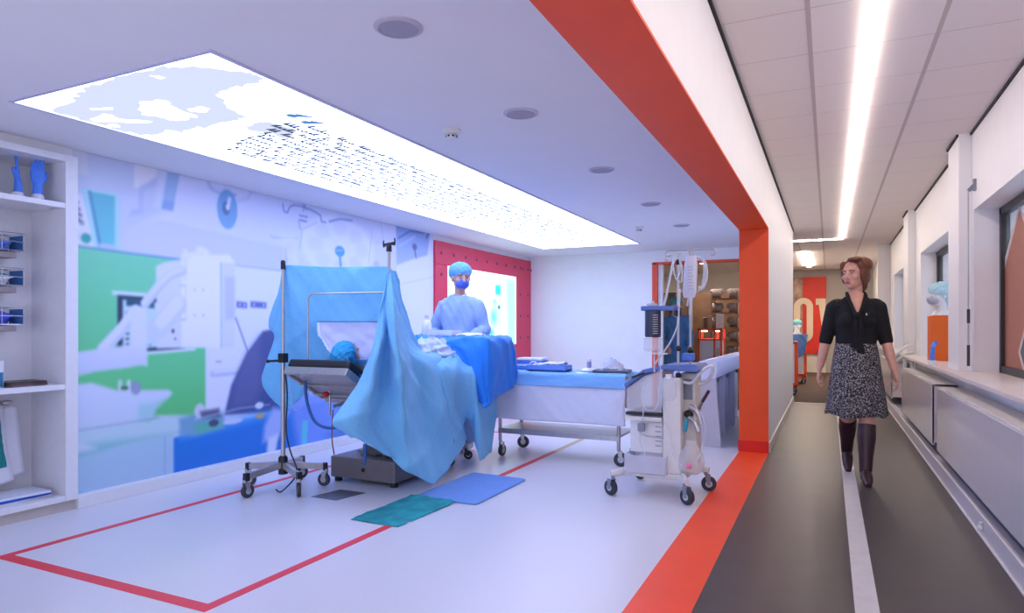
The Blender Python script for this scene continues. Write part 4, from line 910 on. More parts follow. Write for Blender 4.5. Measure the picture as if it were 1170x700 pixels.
gowned('mannequin in a teal blue gown standing beyond the orange framed opening', (-2.30, 11.15, 0), .5, .985, mat('teal_gown', (76, 130, 180), .8, noise=.1, nscale=40), mat('green_cap', (100, 165, 165), .8), mat('dim_mask', (90, 110, 140), .7), .3, .12,
       (.25, .0, 1.10), (.19, -.18, .93), (-.25, .02, 1.10), (-.20, -.16, .93), name='gowned_mannequin')
# ================================================================= patient on the table
PM = Matrix(((-1, 0, 0, 0), (0, -.5, -.866, 0), (0, -.866, .5, 0), (0, 0, 0, 1)))
PM = Matrix.Translation((-3.22, 3.93, 1.005)) @ PM @ Matrix.Translation((0, 0, -1.60))
t = thing('patient_mannequin', 'patient mannequin lying with a bright blue cap on the raised table head', 'mannequin', (-3.2, 4.6, .8))
m = MB(PM); head_shapes(m, hmat(0, 0))
R = [(1.02, .14, .10), (1.14, .14, .10), (1.25, .155, .105), (1.33, .160, .10), (1.385, .135, .085), (1.43, .07, .062)]
m.rings([[(math.cos(a)*rx, math.sin(a)*ry, z) for a in [2*math.pi*k/20 for k in range(20)]] for z, rx, ry in R])
for s in (-1, 1): m.tube([(s*.17, 0, 1.37), (s*.20, -.01, 1.2), (s*.2, -.03, 1.04)], [.055, .05, .045], 12)
mi = PM.inverted()
m.tube([mi @ Vector((-3.17, 4.45, .88)), mi @ Vector((-3.17, 4.7, .87)), mi @ Vector((-3.17, 5.0, .86))], [(.13, .11), (.16, .075), (.14, .07)], 16, ref=(1, 0, 0))
put('body', voxel(m, .006, 3), mat('skin_patient', (196, 150, 138), .5), t); face_bits(t, PM, hmat())
m = MB(PM); m.ell((0, .022, 1.648), (.094, .108, .082), n=22, m=12); m.ell((0, .05, 1.61), (.086, .07, .075)); me = voxel(m, .006, 2, 'cap')
roughen(me, 40, 30, 40, 1.0, .003)
put('surgical_cap', me, mat('bright_blue_cap', (50, 165, 222), .8, noise=.12, nscale=60, bump=.3), t)
m = MB(PM); m.ell((0, -.02, 1.36), (.19, .10, .07)); put('blue_gown_collar', voxel(m, .008, 3, 'gc'), mat('patient_gown', (90, 150, 220), .8), t)
# ================================================================= drapes over the patient
def gx(px, py, x): return PX(px, py, x)
dr = (((441, 313, -2.90), (442.5, 310, -2.90), (444, 308, -2.90), (445.5, 307, -2.90), (447, 308, -2.90), (448, 310, -2.90), (449, 313, -2.90)),
      ((435, 348, -2.86), (439, 349, -2.84), (444, 349, -2.81), (449, 347, -2.76), (453, 349, -2.83), (457, 351, -2.86), (461, 354, -2.92)),
      ((427, 396, -2.85), (434, 397, -2.77), (442, 397, -2.82), (453, 396, -2.66), (461, 395, -2.80), (469, 396, -2.85), (480, 398, -2.95)),
      ((410, 436, -2.87), (422, 442, -2.75), (438, 444, -2.81), (459, 441, -2.62), (474, 430, -2.77), (488, 418, -2.75), (505, 408, -2.90)),
      ((381, 480, -2.88), (406, 484, -2.75), (432, 487, -2.78), (462, 486, -2.61), (484, 478, -2.73), (505, 466, -2.69), (526, 452, -2.83)),
      ((402, 496, -2.80), (424, 510, -2.71), (446, 524, -2.72), (468, 540, -2.63), (496, 554, -2.62), (515, 530, -2.69), (533, 500, -2.79)))
net = [[gx(*p) for p in r] for r in dr]
tag(sheet('surgical_drape', net, DRAPE, None, 64, 80, .012, 4.5, 8, crease=.6, ku=(3, 4)), 'tall pointed pale blue drape hanging from the table pole nearly to the floor', 'drape')
px5 = [476, 500, 524, 546, 568]
net = []
for x, z in ((-3.52, .72), (-3.46, .90), (-3.30, .985), (-3.12, 1.0), (-2.96, .975), (-2.88, .93)):
    net.append([Vector((x, PX(p, 400, x).y if x > -3.2 else 4.28+.25*i, z+.012*math.sin(i*1.7+x*9))) for i, p in enumerate(px5)])
net.append([gx(488, 432, -2.82), gx(506, 425, -2.74), gx(528, 428, -2.76), gx(545, 422, -2.72), gx(566, 428, -2.78)])
net.append([gx(496, 462, -2.80), gx(512, 466, -2.71), gx(530, 470, -2.76), gx(544, 462, -2.69), gx(566, 470, -2.76)])
net.append([gx(505, 482, -2.82), gx(519, 506, -2.68), gx(536, 478, -2.78), gx(548, 526, -2.66), gx(561, 517, -2.76)])
tag(sheet('patient_drape', net, DRAPE, None, 64, 80, .010, 6, 5, crease=.5, ku=(1, 3), kv=(5,)), 'pale blue drape covering the patient body and hanging over the table side', 'drape')
# ================================================================= overhead instrument stand
t = thing('instrument_stand', 'low wheeled steel stand carrying the deep blue covered tray over the patient', 'stand', (-3.4, 5.3, 0))
MB().box(-3.72, -3.66, 5.0, 5.5, .10, .14).build('spine_bar', STEEL, t, bev=.004)
for y in (5.02, 5.34): MB().box(-3.70, -2.99, y-.018, y+.018, .095, .13).build('foot_bar', STEEL, t, bev=.004)
for x, y in ((-2.99, 5.02), (-2.99, 5.34), (-3.66, 5.02), (-3.66, 5.48)): caster(t, x, y, .04, .03, .10, .8, BLACK, BLACK)
MB().tube([(-3.69, 5.25, .12), (-3.69, 5.25, 1.09)], .022, 14).build('column', STEEL, t, smooth=True)
MB().box(-3.72, -2.70, 5.22, 5.28, 1.055, 1.085).build('tray_arm', STEEL, t, bev=.004)
MB().box(-3.44, -2.66, 5.06, 5.46, 1.085, 1.105).build('tray', STEEL, t, bev=.006)
xs = [-3.49, -3.45, -3.28, -3.10, -2.92, -2.77, -2.66, -2.60]
net = [[(x, 5.55, .93) for x in xs], [(x, 5.53, 1.10) for x in xs], [(x, 5.46, 1.125) for x in xs], [(x, 5.25, 1.122) for x in xs], [(x, 5.05, 1.12) for x in xs],
       [(x, 5.00, z) for x, z in zip(xs, (1.05, 1.075, 1.075, 1.075, 1.06, .99, .95, .96))], [(x, 4.985+.02*math.sin(i*2), z) for i, (x, z) in enumerate(zip(xs, (1.0, 1.045, 1.045, 1.045, 1.02, .82, .70, .72)))], [(x, 4.98+.035*math.sin(i*2.4), z) for i, (x, z) in enumerate(zip(xs, (.97, 1.02, 1.02, 1.01, .97, .68, .54, .56)))]]
for j, r in enumerate(net):
    r[0] = (r[0][0], r[0][1], r[0][2]-.05); zz = (.80, .72, .66, .62, .58, .56, .545, .53)[j]; r[-1] = (r[-1][0]-.0, r[-1][1], zz)
    r.insert(-1, (-2.61, r[-1][1], max(r[-2][2]-.10, zz) if j < 5 else (r[-2][2]+zz)/2))
tag(sheet('tray_drape', net, DRAPED, None, 64, 60, .009, 6, 11, crease=.5, kv=(4,)), 'deep blue drape over the raised tray, hanging long at one end', 'drape')
o = thing('instrument_box', 'open white instrument tray lying on the deep blue drape before the surgeon', 'tray', (-3.22, 5.30, 1.13))
MB().box(-3.34, -3.08, 5.2, 5.38, 1.132, 1.142).build('bottom', GLOSSW, o); MB().box(-3.34, -3.08, 5.2, 5.208, 1.14, 1.185).box(-3.34, -3.08, 5.372, 5.38, 1.14, 1.185).box(-3.34, -3.332, 5.208, 5.372, 1.14, 1.185).box(-3.088, -3.08, 5.208, 5.372, 1.14, 1.185).build('rim', GLOSSW, o)
tag(sheet('gauze', [[(-3.04, 5.2, 1.140), (-2.92, 5.18, 1.142), (-2.8, 5.2, 1.140)], [(-3.04, 5.28, 1.15), (-2.92, 5.28, 1.158), (-2.8, 5.28, 1.148)], [(-3.04, 5.38, 1.142), (-2.92, 5.38, 1.148), (-2.82, 5.36, 1.142)]], mat('gauze_white', (230, 232, 240), .85), None, 16, 12, .006, 6, 2, thick=.008), 'crumpled white gauze cloth on the deep blue draped tray', 'gauze')
o = thing('white_bottle', 'white round-shouldered bottle standing at the short-hung end of the draped tray', 'bottle', (-3.42, 5.28, 1.13))
MB().lathe([(.045, 1.135), (.048, 1.15), (.048, 1.24), (.03, 1.275), (.016, 1.285), (.016, 1.295)], (-3.40, 5.28, 0), 20).build('bottle', GLOSSW, o, smooth=.8); MB().lathe([(.019, 1.295), (.019, 1.32)], (-3.40, 5.28, 0), 14).build('cap', mat('pink_cap', (220, 190, 215), .5), o)
tag(sheet('wound_cloth', [[gx(478, 388, -3.05), gx(500, 386, -3.05), gx(530, 396, -3.02)], [gx(476, 396, -2.97), gx(500, 398, -2.97), gx(528, 402, -2.95)], [gx(480, 404, -2.92), gx(500, 408, -2.91), gx(520, 408, -2.91)]], mat('gauze_pale', (205, 220, 245), .85), None, 24, 18, .015, 7, 4, thick=.006), 'crumpled whitish cloth lying on the patient drape beside the tray', 'cloth')
# ================================================================= instrument trolley
IX0, IX1, IY0, IY1, IZ = -2.84, -1.60, 5.60, 6.12, .785
t = thing('instrument_trolley', 'steel trolley on casters under a white and blue sterile cloth', 'trolley', (-2.2, 5.85, 0))
for x, y, r, g in ((IX0+.04, IY0+.02, .055, 1.5), (IX0+.04, IY1-.02, .06, .3), (IX1-.05, IY0+.02, .062, .2), (IX1-.05, IY1-.02, .06, .9)):
    MB().tube([(x, y, .14), (x, y, IZ-.02)], .0165, 12).build('leg', STEEL, t, smooth=True); caster(t, x+.02, y, r, .028, .155, g)
MB().box(IX0, IX1, IY0, IY1, IZ-.03, IZ-.008).build('table_top', STEEL, t, bev=.004)
MB().box(IX0+.03, IX1-.04, IY0+.01, IY1-.01, .245, .265).build('lower_shelf', STEEL, t, bev=.004)
MB().box(IX0+.03, IX1-.04, IY0, IY0+.02, .22, .262).build('shelf_edge', STEEL, t); MB().box(IX0+.03, IX1-.04, IY1-.02, IY1, .22, .262).build('shelf_edge', STEEL, t)
WCL = mat('white_sterile_cloth', (222, 224, 240), .75, noise=.03, nscale=50, bump=.08)
xs = [IX0-.07, IX0-.03, -2.5, -2.2, -1.9, IX1-.02, IX1+.02]
def trow(y, z, amp=0): return [(x, y+amp*math.sin(i*2.2), z-(.0)) for i, x in enumerate(xs)]
cl = thing('table_cloth', 'white sterile cloth with a blue top covering the instrument trolley', 'cloth', (-2.2, 5.85, .3))
net = [trow(IY1+.02, .45), trow(IY1+.015, .70), trow(IY1, IZ), trow(5.85, IZ+.004), trow(IY0, IZ+.002), trow(IY0-.028, IZ-.06), trow(IY0-.035, .55, .012), trow(IY0-.035, .36, .018)]
for j, r in enumerate(net):
    r[0] = (r[0][0]+.0, r[0][1], r[0][2]-(.12 if 1 < j < 5 else .02)); r[-1] = (r[-1][0], r[-1][1], r[-1][2]-(.06 if 1 < j < 5 else .0))
sheet('white_layer', net, WCL, cl, 60, 60, .006, 7, 3, crease=.4)
BTOP = mat('blue_sterile_top', (132, 190, 246), .75, noise=.03, nscale=50, bump=.08)
net = [trow(IY1+.03, IZ-.04), trow(IY1+.02, IZ), trow(IY1-.1, IZ+.014), trow(5.85, IZ+.014), trow(IY0+.05, IZ+.014), trow(IY0-.03, IZ+.006), trow(IY0-.042, IZ-.045), trow(IY0-.046, IZ-.105, .006)]
for j, r in enumerate(net): r[0] = (r[0][0]-.008, r[0][1], r[0][2]-(.05 if 1 < j < 5 else .01)); r[-1] = (r[-1][0]+.01, r[-1][1], r[-1][2]-(.03 if 1 < j < 5 else 0))
sheet('blue_layer', net, BTOP, cl, 60, 40, .003, 7, 6, crease=.3)
zt = IZ+.022
for k, (c1, dz) in enumerate((((96, 140, 225), 0), ((226, 230, 246), .028), ((100, 146, 230), .056), ((228, 232, 248), .084))):
    tag(MB(Matrix.Translation((-2.60, 5.92, zt+dz)) @ Matrix.Rotation(.06*(k-1.5), 4, 'Z')).box(-.13, .13, -.10, .10, 0, .026).build('folded_towel', mat('towel_%d' % (k % 2), c1, .85, noise=.1, nscale=60, bump=.3), bev=.011, seg=3),
        ('blue folded towel at the bottom of the towel pile on the trolley', 'white folded towel lying between two blue towels on the trolley', 'blue folded towel second from the top of the towel pile', 'white folded towel on top of the towel pile on the trolley')[k], 'towel', 'pile of folded towels')
o = thing('blue_tray', 'shallow blue tray with folded white cloth on the instrument trolley', 'tray', (-2.36, 5.74, zt))
MB().box(-2.54, -2.16, 5.65, 5.84, zt, zt+.012).build('bottom', mat('tray_blue', (112, 150, 228), .5), o)
MB().box(-2.54, -2.16, 5.65, 5.662, zt, zt+.055).box(-2.54, -2.16, 5.828, 5.84, zt, zt+.055).box(-2.54, -2.528, 5.662, 5.828, zt, zt+.055).box(-2.172, -2.16, 5.662, 5.828, zt, zt+.055).build('side', MATS['tray_blue'], o, bev=.003)
tag(sheet('tray_cloth', [[(-2.50, 5.68, zt+.05), (-2.35, 5.68, zt+.065), (-2.19, 5.68, zt+.07)], [(-2.5, 5.75, zt+.055), (-2.35, 5.75, zt+.075), (-2.19, 5.75, zt+.085)], [(-2.5, 5.81, zt+.05), (-2.35, 5.81, zt+.065), (-2.19, 5.81, zt+.07)]], mat('towel_1', (228, 232, 248), .85), None, 16, 12, .007, 6, 9, thick=.01), 'white crumpled cloth resting in the shallow blue tray', 'cloth')
for k, (x, y) in enumerate(((-2.74, 5.68), (-2.48, 5.67))):
    tag(MB().ring((x, y, zt+.045), .038, .008, 'y', 20, 8).build('tubing_coil', mat('coil_white', (225, 228, 245), .4), smooth=True), ('small white coil of tubing beside the towel pile at the trolley end', 'small white coil of tubing leaning on the blue tray')[k], 'tubing', 'coils of tubing on the trolley')
o = thing('small_bottle', 'small grey-blue capped bottle on a white pad on the instrument trolley', 'bottle', (-1.98, 5.8, zt))
MB().lathe([(.07, zt), (.075, zt+.01), (.05, zt+.03), (.026, zt+.034)], (-1.98, 5.80, 0), 20).build('white_pad', GLOSSW, o, smooth=.7)
MB().lathe([(.020, zt+.034), (.021, zt+.08), (.017, zt+.09)], (-1.98, 5.80, 0), 16).build('bottle', mat('bottle_grey', (140, 148, 190), .4), o, smooth=.7); MB().lathe([(.018, zt+.09), (.018, zt+.11)], (-1.98, 5.80, 0), 16).build('cap', GLOSSW, o)
o = thing('metal_tray', 'flat dark-edged steel tray at the end of the instrument trolley', 'tray', (-1.76, 5.80, zt))
MB(Matrix.Translation((-1.76, 5.80, zt)) @ Matrix.Rotation(.12, 4, 'Z')).box(-.15, .15, -.12, .12, 0, .012).build('plate', mat('steel_pale', (205, 208, 220), .25, .6), o, bev=.003)
MB(Matrix.Translation((-1.76, 5.80, zt)) @ Matrix.Rotation(.12, 4, 'Z')).box(-.157, .157, -.127, -.12, 0, .02).box(.15, .157, -.12, .127, 0, .02).box(-.157, .15, .12, .127, 0, .02).box(-.157, -.15, -.12, .12, 0, .02).build('rim', mat('tray_dark', (70, 76, 100), .4), o)
tag(sheet('clear_bag', [[(-1.86, 5.72, zt+.02), (-1.76, 5.72, zt+.05), (-1.66, 5.74, zt+.02)], [(-1.86, 5.80, zt+.05), (-1.76, 5.8, zt+.13), (-1.66, 5.8, zt+.05)], [(-1.86, 5.88, zt+.02), (-1.76, 5.88, zt+.05), (-1.66, 5.88, zt+.02)]], mat('cloudy_film', (225, 228, 250), .2, alpha=.5), None, 16, 16, .012, 7, 3, thick=.001), 'crumpled clear plastic bag lying on the flat steel tray', 'bag')
# ================================================================= floor mats and floor plate
tag(sheet('teal_mat', [[(-2.715, 3.335, .004), (-2.53, 3.325, .006), (-2.345, 3.325, .004)], [(-2.705, 3.65, .005), (-2.52, 3.65, .010), (-2.33, 3.65, .005)], [(-2.69, 3.98, .014), (-2.50, 3.97, .020), (-2.315, 3.955, .014)]], mat('teal_cloth', (16, 140, 150), .8, noise=.28, nscale=9, bump=.2), None, 24, 24, .004, 5, 3, thick=.006), 'crumpled teal green cloth mat lying across the red floor line', 'mat')
bmx = []
for cx, cy, a0 in ((-2.19, 4.0, -90), (-2.19, 4.76, 0), (-2.62, 4.79, 90), (-2.62, 4.0, 180)):
    for k in range(6): a = math.radians(a0+18*k); bmx.append((cx+.035*math.cos(a), cy+.035*math.sin(a), .001))
tag(MB().prism(bmx, (0, 0, 0), (0, 0, .012)).build('blue_mat', mat('blue_foam_mat', (104, 146, 212), .7, noise=.05, nscale=30), bev=.003), 'smooth pale blue rounded mat on the floor before the operating table', 'mat')
tag(MB().prism([(-3.33, 3.66, .0005), (-3.10, 3.66, .0005), (-3.05, 3.92, .0005), (-3.28, 3.92, .0005)], (0, 0, 0), (0, 0, .003)).build('floor_plate', mat('steel_floor_plate', (104, 106, 116), .35, .6, noise=.2, nscale=3), bev=.001), 'flat dull steel floor plate in front of the table base', 'floor plate')
# ================================================================= blood-salvage machine with drip poles
MXY = (-1.12, 4.88)
t = thing('cell_salvage_machine', 'white wheeled blood salvage machine with clear covers, trays and drip poles', 'medical machine', (*MXY, 0))
def fx(px, y): return PY(px, 400, y).x
def fz(px, py, y): return PY(px, py, y).z
YF = 4.70
MB().box(-1.34, -.90, 4.70, 5.16, .135, .175).build('base_plate', CREAM, t, bev=.01)
for k, (wx, wy) in enumerate(((-1.42, 4.64), (-.87, 4.60), (-.80, 5.06), (-1.36, 5.24))):
    sx, sy = (-1.28 if wx < -1.1 else -.95), (4.78 if wy < 4.9 else 5.08)
    MB().tube([(sx, sy, .158), ((sx+wx)/2, (sy+wy)/2, .165), (wx, wy, .150)], [(.034, .020), (.030, .019), (.026, .017)], 12, ref=(0, 0, 1)).build('leg', CREAM, t, smooth=True)
    caster(t, wx, wy, .055, .036, .14, (2.6, -.6, .2, 1.2)[k], mat('dark_tyre', (50, 54, 64), .6), GREYPL)
# tower
xa, xb = fx(757, YF), fx(778, YF)
MB().box(xa, xb, YF, YF+.10, .175, fz(765, 431, YF)).build('tower', CREAM, t, bev=.012)
xc, xd = fx(781, 4.9), fx(797, 4.9)
MB().box(xc-.01, xd, 4.82, 5.06, .175, fz(785, 425, 4.9)).build('rear_tower', mat('warm_white_plastic', (216, 212, 208), .4), t, bev=.015)
MB().box(xc+.01, xd-.02, 4.815, 4.82, fz(785, 455, 4.9), fz(785, 432, 4.9)).build('grey_slot', GREYPL, t)
# sloped blue lid over the clear bowl housing
LID = mat('slate_blue_lid', (84, 116, 186), .4)
zl0, zl1 = fz(713, 438, YF), fz(760, 417, YF)
P = [(fx(713, YF), YF-.02, zl0), (fx(735, YF), YF-.02, zl1-.035), (fx(757, YF), YF-.02, zl1), (fx(795, YF), YF-.02, zl1+.005), (fx(800, YF), YF-.02, zl1-.03), (fx(796, YF), YF-.02, zl1-.045), (fx(758, YF), YF-.02, zl1-.03), (fx(737, YF), YF-.02, zl1-.065), (fx(715, YF), YF-.02, zl0-.03)]
MB().prism(P, (0, 0, 0), (0, .45, 0)).build('lid', LID, t, bev=.008)
x0, x1 = fx(716, YF), xa-.004
zb = fz(735, 471, YF)
MB().prism([(x0, YF, zb), (x1, YF, zb), (x1, YF, zl1-.04), (fx(737, YF), YF, zl1-.075), (x0, YF, zl0-.035)], (0, 0, 0), (0, .40, 0)).build('clear_housing', mat('frosted_cover', (232, 234, 244), .25, alpha=.5), t, bev=.008)
MB().cbox(((fx(722, YF)+fx(738, YF))/2, YF-.024, zl1-.075), (.10, .012, .014), (0, -.35, 0)).build('black_grip', BLACK, t, bev=.003)
MB().box(x0-.005, x1, YF-.006, YF+.38, zb-.022, zb).build('black_rail', BLACK, t)
MB().box(x0+.02, x1, YF+.02, YF+.36, fz(735, 517, YF), zb-.022).build('body_panel', GLOSSW, t, bev=.006)
MB().box(x0-.012, x1, YF-.012, YF+.03, zb-.06, zb-.030).build('shelf_lip', CREAM, t, bev=.004)
for k in range(5):
    z = fz(745, 488+5.4*k, YF); MB().box(fx(748, YF), fx(755, YF), YF+.016, YF+.02, z, z+.006).build('scale_mark', mat('grey_mark', (150, 152, 172), .5), t)
zt0, zt1 = fz(740, 532, YF), fz(740, 519, YF)
tr = MB().box(fx(716, YF), xa+.03, YF-.05, YF+.22, zt0-.05, zt0-.044); tx0, tx1 = fx(716, YF), xa+.03
tr.build('tray_floor', CREAM, t)
for a in ((tx0, tx1, YF-.055, YF-.05), (tx0, tx1, YF+.22, YF+.225), (tx0-.005, tx0, YF-.05, YF+.22), (tx1, tx1+.005, YF-.05, YF+.22)): MB().box(*a, zt0-.05, zt1).build('tray_side', mat('pale_grey_plastic', (222, 222, 238), .35, alpha=.42), t)
w0, w1_ = fx(734, YF), fx(760, YF); za, zb2 = fz(745, 482, YF), fz(745, 497, YF)
MB().tube([(w0, YF-.04, za), (w0-.01, YF-.04, zb2+.02), (w0+.03, YF-.04, zb2), (w1_-.01, YF-.04, zb2-.01), (w1_-.005, YF-.04, za+.005), (w0, YF-.04, za)], .005, 8).build('wire_bracket', STEEL, t)
MB().cbox((w0, YF-.03, (za+zb2)/2+.01), (.05, .04, .06)).build('valve_block', GREYPL, t, bev=.01)
# suction canister bracket on the front pole
PXF, PYF = fx(775, YF+.03), YF+.03
MB().tube([(PXF, PYF, fz(775, 440, YF)), (PXF, PYF, fz(775, 289, YF))], .0095, 12).build('front_pole', STEEL, t, smooth=True)
for py in (299, 358, 398, 429): MB().ell((PXF, PYF, fz(775, py, YF)), (.02, .02, .022)).build('pole_knob', BLACK, t, smooth=True)
MB().cbox((PXF, PYF-.005, fz(775, 358, YF)), (.05, .04, .035)).build('bracket_clamp', BLACK, t, bev=.005)
cx_, cy_ = fx(746, YF-.02), YF-.02; zc = fz(746, 352, YF)
MB().box(cx_-.075, PXF, cy_-.055, cy_+.055, zc-.018, zc+.014).build('canister_bracket', LID, t, bev=.008)
MB().lathe([(.052, zc-.205), (.056, zc-.195), (.056, zc-.02)], (cx_, cy_, 0), 22).build('dark_canister', mat('slate_canister', (58, 62, 82), .4), t, smooth=.6)
for k in range(9): MB().cbox((cx_+.03, cy_-.050, zc-.05-.016*k), (.034, .012, .003)).build('scale_mark', mat('mark_white', (220, 222, 230), .5), t)
MB().lathe([(.05, zc-.30), (.062, zc-.29), (.064, zc-.21), (.066, zc-.21), (.066, zc-.29), (.052, zc-.305)], (cx_, cy_, 0), 22).build('clear_canister', CLEAR, t, smooth=.6)
MB().lathe([(.04, zc+.014), (.045, zc+.03), (.012, zc+.036), (.012, zc+.05)], (cx_, cy_, 0), 16).build('canister_lid', TUBEM, t, smooth=.6)
MB().tube([(cx_+.01, cy_, zc-.30), (cx_+.01, cy_, fz(750, 425, YF))], .006, 8).build('drain_tube', TUBEM, t)
MB().box(cx_-.0, cx_+.10, cy_-.03, cy_+.03, zc-.325, zc-.315).build('small_shelf', GLOSSW, t)
# rear drip pole with hooks
PX2, PY2 = fx(789, 4.92), 4.92; zt_ = fz(789, 284, 4.92)
MB().tube([(PX2, PY2, fz(789, 425, 4.92)), (PX2, PY2, zt_)], .009, 12).build('drip_pole', STEEL, t, smooth=True)
for a in (0.2, 1.75, 3.3, 4.85):
    d = Vector((math.cos(a), math.sin(a), 0)); c = Vector((PX2, PY2, zt_-.012))
    MB().tube(smooth_path([c, c+d*.10+Vector((0, 0, .003)), c+d*.165, c+d*.175+Vector((0, 0, -.025)), c+d*.155+Vector((0, 0, -.04)), c+d*.135+Vector((0, 0, -.028))], 16), .0042, 8).build('drip_hook', STEEL, t, smooth=True)
MB().bar((fx(760, YF), PYF, fz(765, 291, YF)), (PXF+.02, PYF, fz(775, 289, YF)), .008, .008).build('cross_bar', STEEL, t)
MB().tube(smooth_path([(fx(760, YF), PYF, fz(760, 291, YF)), (fx(759, YF), PYF-.01, fz(760, 296, YF)), (fx(763, YF), PYF-.01, fz(763, 297, YF))], 8), .004, 8).build('drip_hook', STEEL, t)
MB().ell((PX2, PY2, fz(789, 400, 4.92)), (.026, .03, .026)).build('pole_knob', BLACK, t, smooth=True)
MB().box(PX2-.05, PX2+.03, PY2-.06, PY2+.02, fz(789, 412, 4.92), fz(789, 403, 4.92)).build('blue_socket', mat('socket_blue', (90, 130, 215), .4), t, bev=.01)
# push handle, clamp and flask on the side
hx, hy_ = fx(800, 4.85), 4.80
hp = [(fx(776, YF), 4.76, fz(776, 436, YF)), (fx(788, YF), 4.76, fz(788, 438, YF)), (fx(797, YF), 4.75, fz(797, 428, YF)), (fx(806, YF), 4.75, fz(806, 420, YF)), (fx(813, YF), 4.75, fz(813, 419, YF)), (fx(810, YF), 4.80, fz(810, 430, YF)), (fx(803, YF), 4.84, fz(803, 438, YF)), (fx(794, YF), 4.86, fz(794, 441, YF))]
MB().tube(smooth_path(hp, 36), .011, 10).build('push_handle', GLOSSW, t, smooth=True)
MB().bar((fx(797, YF), 4.75, fz(797, 468, YF)), (fx(803, YF), 4.72, fz(803, 456, YF)), .016, .016).build('clamp_arm', STEEL, t)
MB().tube([(fx(802, YF), 4.72, fz(802, 459, YF)), (fx(810, YF), 4.70, fz(810, 446, YF))], .011, 10).build('dark_lever', mat('dark_red_handle', (64, 36, 40), .4), t, smooth=True)
MB().tube(smooth_path([(fx(787, YF), 4.74, fz(787, 465, YF)), (fx(796, YF), 4.72, fz(796, 470, YF)), (fx(801, YF), 4.71, fz(801, 484, YF))], 8), [.02, .021, .02, .018, .017, .016, .015, .014, .013], 10).build('pump_clamp', STEEL, t, smooth=True)
MB().tube(smooth_path([(fx(786, YF), 4.74, fz(786, 478, YF)), (fx(793, YF), 4.72, fz(793, 482, YF)), (fx(798, YF), 4.71, fz(798, 493, YF))], 8), .018, 10).build('pump_clamp', STEEL, t, smooth=True)
MB().ell((fx(785, YF), 4.76, fz(785, 474, YF)), (.035, .03, .03)).build('pump_head', BLACK, t, smooth=True)
MB().cbox((fx(783, YF), 4.72, fz(783, 486, YF)), (.026, .02, .09), (0, .15, 0)).build('teal_clip', mat('teal_plastic', (20, 150, 180), .4), t, bev=.006)
MB().lathe([(.05, .19), (.085, .215), (.092, .27), (.078, .33), (.045, .38), (.035, .42)], (fx(790, YF+.03), YF+.03, 0), 24).build('waste_flask', mat('milky_plastic', (232, 232, 234), .3, alpha=.45), t, smooth=.8)
MB().ell((fx(787, YF-.07), YF-.075, .26), (.020, .008, .022)).build('pink_label', mat('pink_sticker', (230, 130, 170), .5), t)
# hanging bags and tubes: things that hang on the poles
o = thing('drip_bag', 'clear drip bag with printed scale hanging from the machine pole', 'drip bag', (PX2, PY2, fz(789, 340, 4.9)))
bx0, bx1, by = fx(781, 4.86), fx(799, 4.86), 4.86; z0, z1 = fz(790, 340, 4.86), fz(790, 292, 4.86)
rows = []
for j in range(11):
    f = j/10; z = z0+(z1-z0)*f; wd = (bx1-bx0)/2*(1 if .08 < f < .85 else .8); dp = .026*math.sin(math.pi*min(1, max(.08, 1-f*.9)))+.004
    rows.append([((bx0+bx1)/2+math.cos(a)*wd*(abs(math.cos(a))**-.3 if abs(math.cos(a)) > .3 else 1)*.86-.015*(1-f), by+math.sin(a)*dp, z) for a in [2*math.pi*k/20 for k in range(20)]])
MB().rings(rows).build('bag', mat('milky_bag', (232, 232, 246), .3, alpha=.85), o, smooth=True)
for k in range(8): z = z0+(z1-z0)*(.2+.075*k); MB().box((bx0+bx1)/2-.02, (bx0+bx1)/2+(.012 if k % 2 else .022), by-.034, by-.032, z, z+.0025).build('scale_mark', mat('grey_mark', (150, 152, 172), .5), o)
MB().tube([((bx0+bx1)/2-.02, by, z0), ((bx0+bx1)/2-.03, by, z0-.06)], .008, 8).build('port', TUBEM, o); MB().tube([((bx0+bx1)/2+.0, by, z0), ((bx0+bx1)/2-.01, by, z0-.12)], .010, 8).build('drip_chamber', TUBEM, o)
o = thing('coiled_tubing', 'clear coiled tubing hung from the drip pole hook beside the bag', 'tubing', (PX2+.1, 4.88, fz(800, 330, 4.88)))
for k in range(3):
    q = [(fx(799-k, 4.86), 4.86+.01*k, fz(799, 294, 4.86)), (fx(806-k, 4.86), 4.86, fz(806, 300, 4.86)), (fx(808-2*k, 4.86), 4.86, fz(808, 315, 4.86)), (fx(804-k, 4.86), 4.86, fz(804, 328, 4.86)), (fx(798, 4.86), 4.86, fz(798, 331-2*k, 4.86))]
    MB().tube(smooth_path(q, 18), .007, 8).build('loop', TUBEM, o, smooth=True)
for k in range(2):
    q = [(fx(769, 4.72), 4.70, fz(769, 294, 4.7)), (fx(770, 4.72), 4.70, fz(770, 306, 4.7)), (fx(773, 4.72), 4.70, fz(773, 318, 4.7)), (fx(779-k*4, 4.72), 4.70, fz(779, 322-k*5, 4.7)), (fx(780-2*k, 4.72), 4.70, fz(780, 308, 4.7)), (fx(777, 4.72), 4.7, fz(777, 296, 4.7))]
    MB().tube(smooth_path(q, 18), .006, 8).build('loop', TUBEM, o, smooth=True)
def hang(label, pts, r=.0045, m=None, y=4.66):
    P = [(fx(p[0], p[2] if len(p) > 2 else y), (p[2] if len(p) > 2 else y), fz(p[0], p[1], p[2] if len(p) > 2 else y)) for p in pts]
    tag(MB().tube(smooth_path(P, 30), r, 8).build('clear_tube', m or TUBEM, smooth=True), label, 'tube')
hang('wide clear tube running from the front pole top to the canister', [(770, 296), (767, 310), (763, 330), (759, 347), (755, 352)], .009)
hang('white thin tube curving from the bag down to the blue lid', [(777, 330), (776, 350), (774, 372), (765, 392), (755, 406), (748, 416)], .006)
